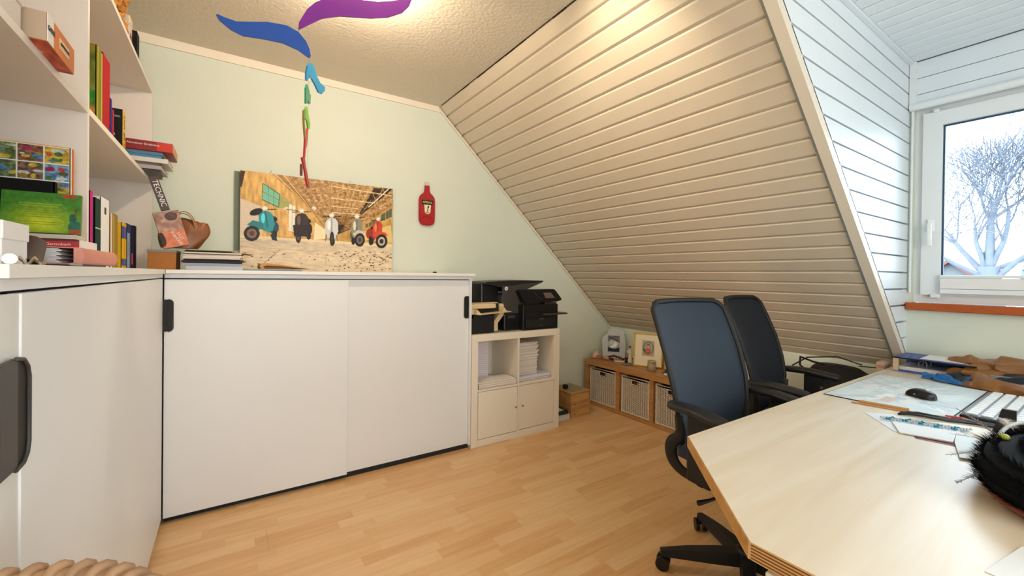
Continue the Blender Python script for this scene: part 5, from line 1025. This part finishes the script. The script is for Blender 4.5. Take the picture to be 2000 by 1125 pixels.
# keyboard
kbd = thing('keyboard', 'slim silver keyboard with white keys and black base at the right of the desk', 'keyboard', (2.385, .245, ZK+.0003), rotz=0)
box('base', -.262, .262, -.095, .100, 0, .012, M_BLACK, kbd, b=.003); box('silver_frame', -.255, .255, -.086, .096, .012, .0145, mat('silver_frame', '7E868E', .35, metal=.4), kbd, b=.001)
M_KEY = mat('white_key', 'EEF1F2', .4); key0 = None; K0 = None
for rw_ in range(5):
    xx = -.247; 
    for c_ in range(15):
        wk = .031 if not (rw_ == 0 and c_ in (5,)) else .031
        if rw_ == 0 and 4 < c_ < 9: 
            if c_ == 5: box('space_bar', xx, xx+.029*4+.010, -.080, -.052, .0147, .0195, M_KEY, kbd, b=.0015)
            xx += .0333; continue
        if K0 is None: K0 = box('key', xx+.0015, xx+.0275, -.080, -.053, .0147, .0195, M_KEY, kbd, b=.0015)
        else: o = K0.copy(); C.objects.link(o); o.parent = kbd; o.location = (xx+.0145, -.066+rw_*.0345, K0.location.z)
        xx += .0333
# pencils, sticks, cables
def stick(name, label, a, b_, r_, m_, cat='pencil', group=None, tip=None, z0=ZK):
    A, B = Vector(a), Vector(b_); c_ = (A+B)/2; t = thing(name, label, cat, (c_.x, c_.y, z0), group=group); d_ = (B-A)/2; z_ = r_+.0004
    MB().tube([Vector((-d_.x, -d_.y, z_+a[2]-z0)), Vector((d_.x, d_.y, z_+b_[2]-z0))], r_, 6).build('shaft', m_, t)
    if tip: u_ = d_.normalized(); MB().tube([Vector((d_.x, d_.y, z_+b_[2]-z0)), Vector((d_.x, d_.y, z_+b_[2]-z0))+Vector((u_.x, u_.y, 0))*.018], [r_, .0006], 6).build('tip', tip, t)
    return t
W1_ = mat('bare_wood_stick', 'C9935A', .5, var=.15)
stick('wooden_ruler_stick', 'flat wooden stick lying along the near edge of the desk pad', (2.03, .60, ZK), (2.055, .46, ZK), .006, W1_, 'stick')
stick('wooden_skewer', 'thin wooden skewer beside the wooden stick near the pad', (2.005, .615, ZK), (2.035, .44, ZK), .003, W1_, 'stick')
stick('pencil', 'yellow pencil pointing at the keyboard corner', (2.035, .425, ZK), (2.065, .375, ZK), .0038, mat('yellow_lacquer', 'E0A82A', .35), tip=W1_)
stick('pencil', 'red capped pencil lying at the keyboard corner', (2.082, .372, ZK), (2.098, .335, ZK), .0042, mat('red_lacquer', 'C4283A', .35), tip=W1_)
M_CABLE = mat('black_cable', '15131A', .45)
for i, (dx, lb) in enumerate(((0, 'black cable nearest the desk pad'), (.016, 'middle black cable of the bunch by the keyboard'), (-.018, 'black cable of the bunch lying over the bead paper'))):
    tag(MB().tube([(1.985+dx, .47, ZK+.0045), (2.00+dx*1.5, .43, ZK+.006+.004*i), (2.035+dx, .36, ZK+.0045), (2.065+dx, .30, ZK+.006), (2.085+dx, .24, ZK+.0045)], .0038, 6).build('cable', M_CABLE), lb, 'cable', 'cables by the keyboard')
# papers with beads
def sheet(name, label, pts, z_, col='E4ECF2', cat='paper', curl=0, t=.0008):
    c_ = sum((Vector((a, b_, 0)) for a, b_ in pts), Vector())/len(pts); r_ = MB()
    r_.prism([(a, b_, z_) for a, b_ in pts], (0, 0, t)); o_ = r_.build(name, mat('sheet_'+col, col, .6, var=.03)); return tag(o_, label, cat)
sheet('bead_card', 'white card under the strings of beads', [(1.90, .545), (1.745, .425), (1.80, .30), (1.95, .285), (1.96, .48)], ZK+.0004)
sheet('white_envelope', 'folded white envelope lying over the lower part of the bead card', [(1.845, .455), (1.735, .41), (1.765, .298), (1.895, .312)], ZK+.0014, 'EEF2F6', 'envelope', t=.004)
sheet('brown_card', 'dark red brown card edge peeping out under the envelope', [(1.80, .40), (1.722, .37), (1.745, .26), (1.83, .28)], ZK+.0001, '7A2E1C', 'card', t=.0003)
sheet('white_note', 'pale square note by the furry hat', [(1.90, .313), (1.765, .295), (1.625, .262), (1.64, .228), (1.83, .236)], ZK+.0057, 'EAF4F8')
sheet('corner_sheet', 'white sheet at the near right corner of the desk', [(1.035, .136), (1.19, .112), (1.24, -.08), (1.02, -.10)], ZK+.0004, 'F2F6FA')
sheet('cream_sheet', 'cream sheet between keyboard and furry hat', [(1.93, .285), (2.05, .10), (1.96, .04), (1.86, .22)], ZK+.0024, 'E9DCC6')
bdm = MB(); bdb = MB(); rn = random.Random(2); bead_path = [(1.861, .485), (1.893, .418), (1.91, .357), (1.942, .291)]
for i in range(64):
    t = i/63*2.999; k = int(t); q = t-k; a, b_ = bead_path[k], bead_path[k+1]; o_ = .010*(1 if i % 2 else -1)+rn.uniform(-.003, .003)
    (bdb if (i//4) % 3 == 1 else bdm).ball((a[0]+(b_[0]-a[0])*q+o_, a[1]+(b_[1]-a[1])*q, ZK+.0058+rn.uniform(0, .003)), .0042, .0042, .0042, 7, 5)
nk = thing('bead_necklace', 'string of clear and turquoise beads laid on the white card', 'necklace', (1.90, .40, ZK+.0014)); bdm.build('clear_beads', mat('clear_bead', 'C9D8E2', .12, var=.2), nk, world=True, kind='stuff'); bdb.build('turquoise_beads', mat('turquoise_bead', '1F93B8', .15, var=.3), nk, world=True, kind='stuff')
# black desk organiser
og = thing('desk_organiser', 'black plastic pen and note holder in front of the keyboard', 'organiser', (2.10, .10, ZK+.0003))
M_OG = mat('organiser_black', '0E0D16', .22)
box('base', -.09, .12, -.14, .04, .003, .007, M_OG, og, b=.001); MB().prism([(-.09, .155, .0), (-.09, .105, 0), (-.085, .105, .078), (-.085, .135, .078)], (.012, 0, 0)).build('left_fin', M_OG, og)
box('front_wall', -.092, -.088, -.14, .11, 0, .042, M_OG, og, b=.001); box('divider', -.02, -.016, -.14, .04, .006, .05, M_OG, og); box('rear_wall', .118, .122, -.14, .04, 0, .075, M_OG, og, b=.001); box('side_wall', -.09, .12, .038, .042, 0, .05, M_OG, og, b=.001); box('side_wall', -.09, .12, -.142, -.138, 0, .05, M_OG, og, b=.001)
box('clear_panel', .0, .003, -.12, .03, .008, .092, mat('smoky_acrylic', 'A8A0A4', .08, alpha=.6), og, b=.001)
# lever arch binder and jacket
bd = thing('lever_arch_binder', 'blue and black lever arch binder lying at the far right corner of the desk', 'binder', (3.02, .575, ZK+.0003))
M_BL = mat('blue_binder_board', '2E4FA8', .45, var=.05); box('bottom_board', -.11, .13, -.155, .145, 0, .003, M_BL, bd); box('top_board', -.11, .13, -.155, .145, .070, .073, M_BL, bd, b=.001); box('spine', .127, .131, -.155, .145, .003, .070, M_BL, bd)
box('edge_band', -.112, -.106, -.156, .146, .0685, .075, M_BLACK, bd); box('paper_wedge', -.06, .12, -.14, .13, .004, .022, M_PAPER, bd); MB().prism([(-.108, .144, .001), (-.104, .144, .001), (-.104, .144, .072), (-.108, .144, .072)], (0, -.022, 0)).build('inner_flap', mat('beige_board', 'C4AE92', .7), bd)
for q in (-.03, .05): MB().tube([(q, .06+.0*q, .022), (q, .06, .05), (q+.002, .045, .062), (q, .03, .05), (q, .03, .022)], .0022, 6).build('ring', M_METAL, bd)
box('cover_sheet', -.06, .12, -.14, .05, .0735, .075, M_PAPER, bd)
for q in (.07, .10): MB().tube([(-.07, q, .0745), (-.03, q, .0765), (-.01, q-.008, .0745)], .002, 6).build('metal_edge_slot', M_METAL, bd)
jk = thing('brown_jacket', 'brown satin jacket with black and blue lining thrown over the far right of the desk', 'jacket', (2.98, .34, ZK+.0045))
M_SAT = mat('brown_satin', '93612F', .34, var=.35, scale=14, stretch=(3, .6, 3)); M_LIN = mat('black_lining', '0C0F1E', .35, var=.2)
def ridge(path, prof, m_, name, n=26, thick=.02):
    """soft cloth roll: path of (x, y, z, half width, height)"""
    mb_ = MB()
    def fnn(a, b_):
        t = b_*(len(path)-1.0001); k = int(t); q = t-k; q = q*q*(3-2*q); P0, P1 = path[k], path[k+1]; x_, y_, z_, w_, h_ = [u_+(v_-u_)*q for u_, v_ in zip(P0, P1)]
        th = PI*a; wob = 1+.13*math.sin(11*b_+prof)+.08*math.sin(23*b_+3*a+prof); cr_ = .011*math.sin(7*a+14*b_+prof)+.006*math.sin(15*a-9*b_+2*prof)
        return (x_-w_*math.cos(th)*wob, y_+.012*math.sin(9*b_+prof), z_+max(0, h_*math.sin(th)**.8*wob+cr_*math.sin(th)))
    mb_.grid(fnn, 34, n+14); return mb_.build(name, m_, jk)
ridge([(-.15, .20, .0, .03, .012), (-.15, .12, 0, .05, .03), (-.13, .0, 0, .06, .05), (-.08, -.2, 0, .08, .075), (-.04, -.5, 0, .08, .075)], 1.0, M_LIN, 'dark_lining')
ridge([(.04, .185, .066, .02, .008), (.04, .12, .075, .06, .026), (.03, .02, .07, .09, .034), (.04, -.15, .05, .10, .05), (.06, -.5, .04, .11, .05)], 2.0, M_SAT, 'upper_fold')
ridge([(-.05, .19, .010, .03, .02), (-.055, .12, .03, .045, .030), (-.04, .0, .04, .05, .028), (-.02, -.2, .045, .05, .03), (.0, -.5, .04, .05, .03)], 4.3, M_SAT, 'middle_fold')
ridge([(-.205, .095, 0, .02, .010), (-.19, .06, 0, .05, .045), (-.20, .0, 0, .07, .050), (-.21, -.10, 0, .10, .045), (-.20, -.25, 0, .10, .05), (-.18, -.5, 0, .10, .045)], .4, M_SAT, 'front_fold')
ridge([(-.16, .245, 0, .02, .010), (-.165, .20, 0, .03, .018), (-.19, .13, 0, .035, .020), (-.215, .085, 0, .03, .022)], 3.0, mat('bright_blue_lining', '1E6FB8', .4, var=.4, scale=30), 'blue_lining')
m = MB(); m.tube([(-.12, .03, .045), (-.13, -.06, .052), (-.12, -.16, .055), (-.10, -.28, .055)], .003, 6); m.build('piping', mat('pale_piping', '8FA8C4', .4), jk)
# furry hat with feathers
ht = thing('furry_black_hat', 'black furry hat with feathers, beads and a brown leather underside at the right edge', 'hat', (1.55, .075, ZK+.0005))
M_FUR = mat('black_fur', '07070B', .85, var=.3, spec=.15)
def hat(a, b_):
    th = 2*PI*a; r_ = [0.86, 1.0, 1.03, .96, .8, .5, .0][min(6, int(b_*6+.001))]; z_ = [.012, .03, .055, .078, .09, .094, .092][min(6, int(b_*6+.001))]
    return (.27*r_*math.cos(th), .135*r_*math.sin(th), z_)
MB().grid(hat, 40, 7).build('felt_body', M_FUR, ht); MB().lathe([(.0, 0), (.235, .0), (.262, .014), (.24, .022)], 40, sy=.5).build('leather_brim', mat('cognac_leather', '8A3A12', .35, var=.2), ht)
m = MB(); rn = random.Random(8)
for i in range(9000):
    th = rn.uniform(0, 2*PI); b_ = rn.uniform(.02, 1.0); p_ = Vector(hat(th/2/PI, b_)); n_ = Vector((math.cos(th)*.5, math.sin(th), .3+1.2*b_)).normalized(); L_ = rn.uniform(.012, .028); tg_ = Vector((rn.uniform(-1, 1), rn.uniform(-1, 1), rn.uniform(-1, .4)))*.6
    s_ = n_.cross(tg_).normalized()*.0009; e_ = p_+(n_+tg_).normalized()*L_
    if e_.z < .002: e_.z = .002
    m.add([p_-s_, p_+s_, e_], [(0, 1, 2)], False)
m.build('fur', M_FUR, ht, kind='stuff')
def feather(base, tip, w_, col, name='feather'):
    A, B = Vector(base), Vector(tip); d_ = B-A; s_ = d_.cross(Vector((0, 0, 1))).normalized(); m = MB(); m.tube([A, A+d_*.5+Vector((0, 0, .004)), B], [.0012, .0009, .0004], 5, caps=False); rn = random.Random(int(1000*(abs(base[0])+abs(tip[1]))))
    for i in range(30):
        t = .15+.85*i/30; q = A+d_*t+Vector((0, 0, .004*math.sin(PI*t))); L_ = w_*math.sin(PI*(.15+.8*t))**.7
        for k in (-1, 1):
            if rn.random() < .12: continue
            e_ = q+s_*k*L_*rn.uniform(.8, 1.1)+d_.normalized()*L_*.7+Vector((0, 0, rn.uniform(-.002, .004))); m.add([q, q+d_*.03, e_], [(0, 1, 2)], False)
    return m.build(name, mat('feather_'+col, col, .8, var=.2), ht)
feather((.05, .12, .07), (-.01, .19, .085), .016, 'CFC8C2'); feather((.06, .11, .08), (.10, .20, .13), .012, '6B5A58'); feather((-.02, .10, .07), (-.09, .185, .05), .014, 'B9B4B8'); feather((-.10, .09, .06), (-.18, .15, .02), .014, '8C8E9C'); feather((.14, .10, .09), (.22, .13, .10), .022, 'E2D6C8'); feather((.10, .06, .10), (.24, .07, .11), .018, 'D8C8B4')
m = MB(); 
for i in range(22): t = i/21; m.ball((.02+.26*t, .115-.05*t*t, .088+.018*math.sin(PI*t)), .0048, .0048, .0048, 8, 6)
m.build('bead_string', mat('pearl_bead', 'D5DCE4', .2, var=.4, scale=200), ht, kind='stuff')
m = MB(); m.ball((.035, .105, .095), .010, .010, .008); m.ball((-.11, .08, .062), .009, .008, .006); m.build('charm', mat('green_gold_charm', 'A9B23A', .3), ht)
m = MB(); m.grid(lambda a, b_: (.10+.17*a, -.02-.03*b_+.08*(1-a)*0+.05*b_, .097+.012*math.sin(5*a+3*b_)+.004*math.sin(17*a)), 16, 8); m.build('white_ribbon', mat('pale_aqua_cloth', 'CFE4EA', .6), ht)
# wicker basket whose rim shows at the lower left
wk_ = thing('wicker_laundry_basket', 'tall natural wicker basket whose thick braided rim shows at the lower left', 'basket', (-.262, .545, 0)); RB, HB = .207, .845
M_WK = mat('natural_wicker', 'B58E6C', .55, var=.35, scale=25); m = MB()
for i in range(50):
    a = 2*PI*i/50; c_ = Vector((RB*math.cos(a), RB*math.sin(a), HB-.012)); t_ = Vector((-math.sin(a), math.cos(a), 0)); o_ = Vector((math.cos(a), math.sin(a), 0))
    lp_ = [c_+t_*(.009*math.sin(PI*(k/5-.5)))*.45+o_*.0105*math.cos(2*PI*k/10*1.0)+Vector((0, 0, .0125*math.sin(2*PI*k/10))) for k in range(11)]
    m.tube(lp_, .0072, 6, caps=True)
m.build('braided_rim', M_WK, wk_, kind='stuff')
MB().tube([(RB*math.cos(2*PI*i/40), RB*math.sin(2*PI*i/40), HB-.012) for i in range(40)], .0105, 8, closed=True).build('rim_core', M_WK, wk_)
m = MB()
for k in range(44):
    z_ = .02+k*(HB-.05)/44; m.tube([((RB-.012*(1-z_/HB)*3+.004*(1 if (i+k) % 2 else -1))*math.cos(2*PI*i/36), (RB-.012*(1-z_/HB)*3+.004*(1 if (i+k) % 2 else -1))*math.sin(2*PI*i/36), z_) for i in range(36)], .0095, 5, closed=True)
m.build('woven_wall', M_WK, wk_, kind='stuff'); MB().lathe([(0, .0), (.17, .0), (.17, .012), (0, .012)], 32).build('bottom', M_WK, wk_)
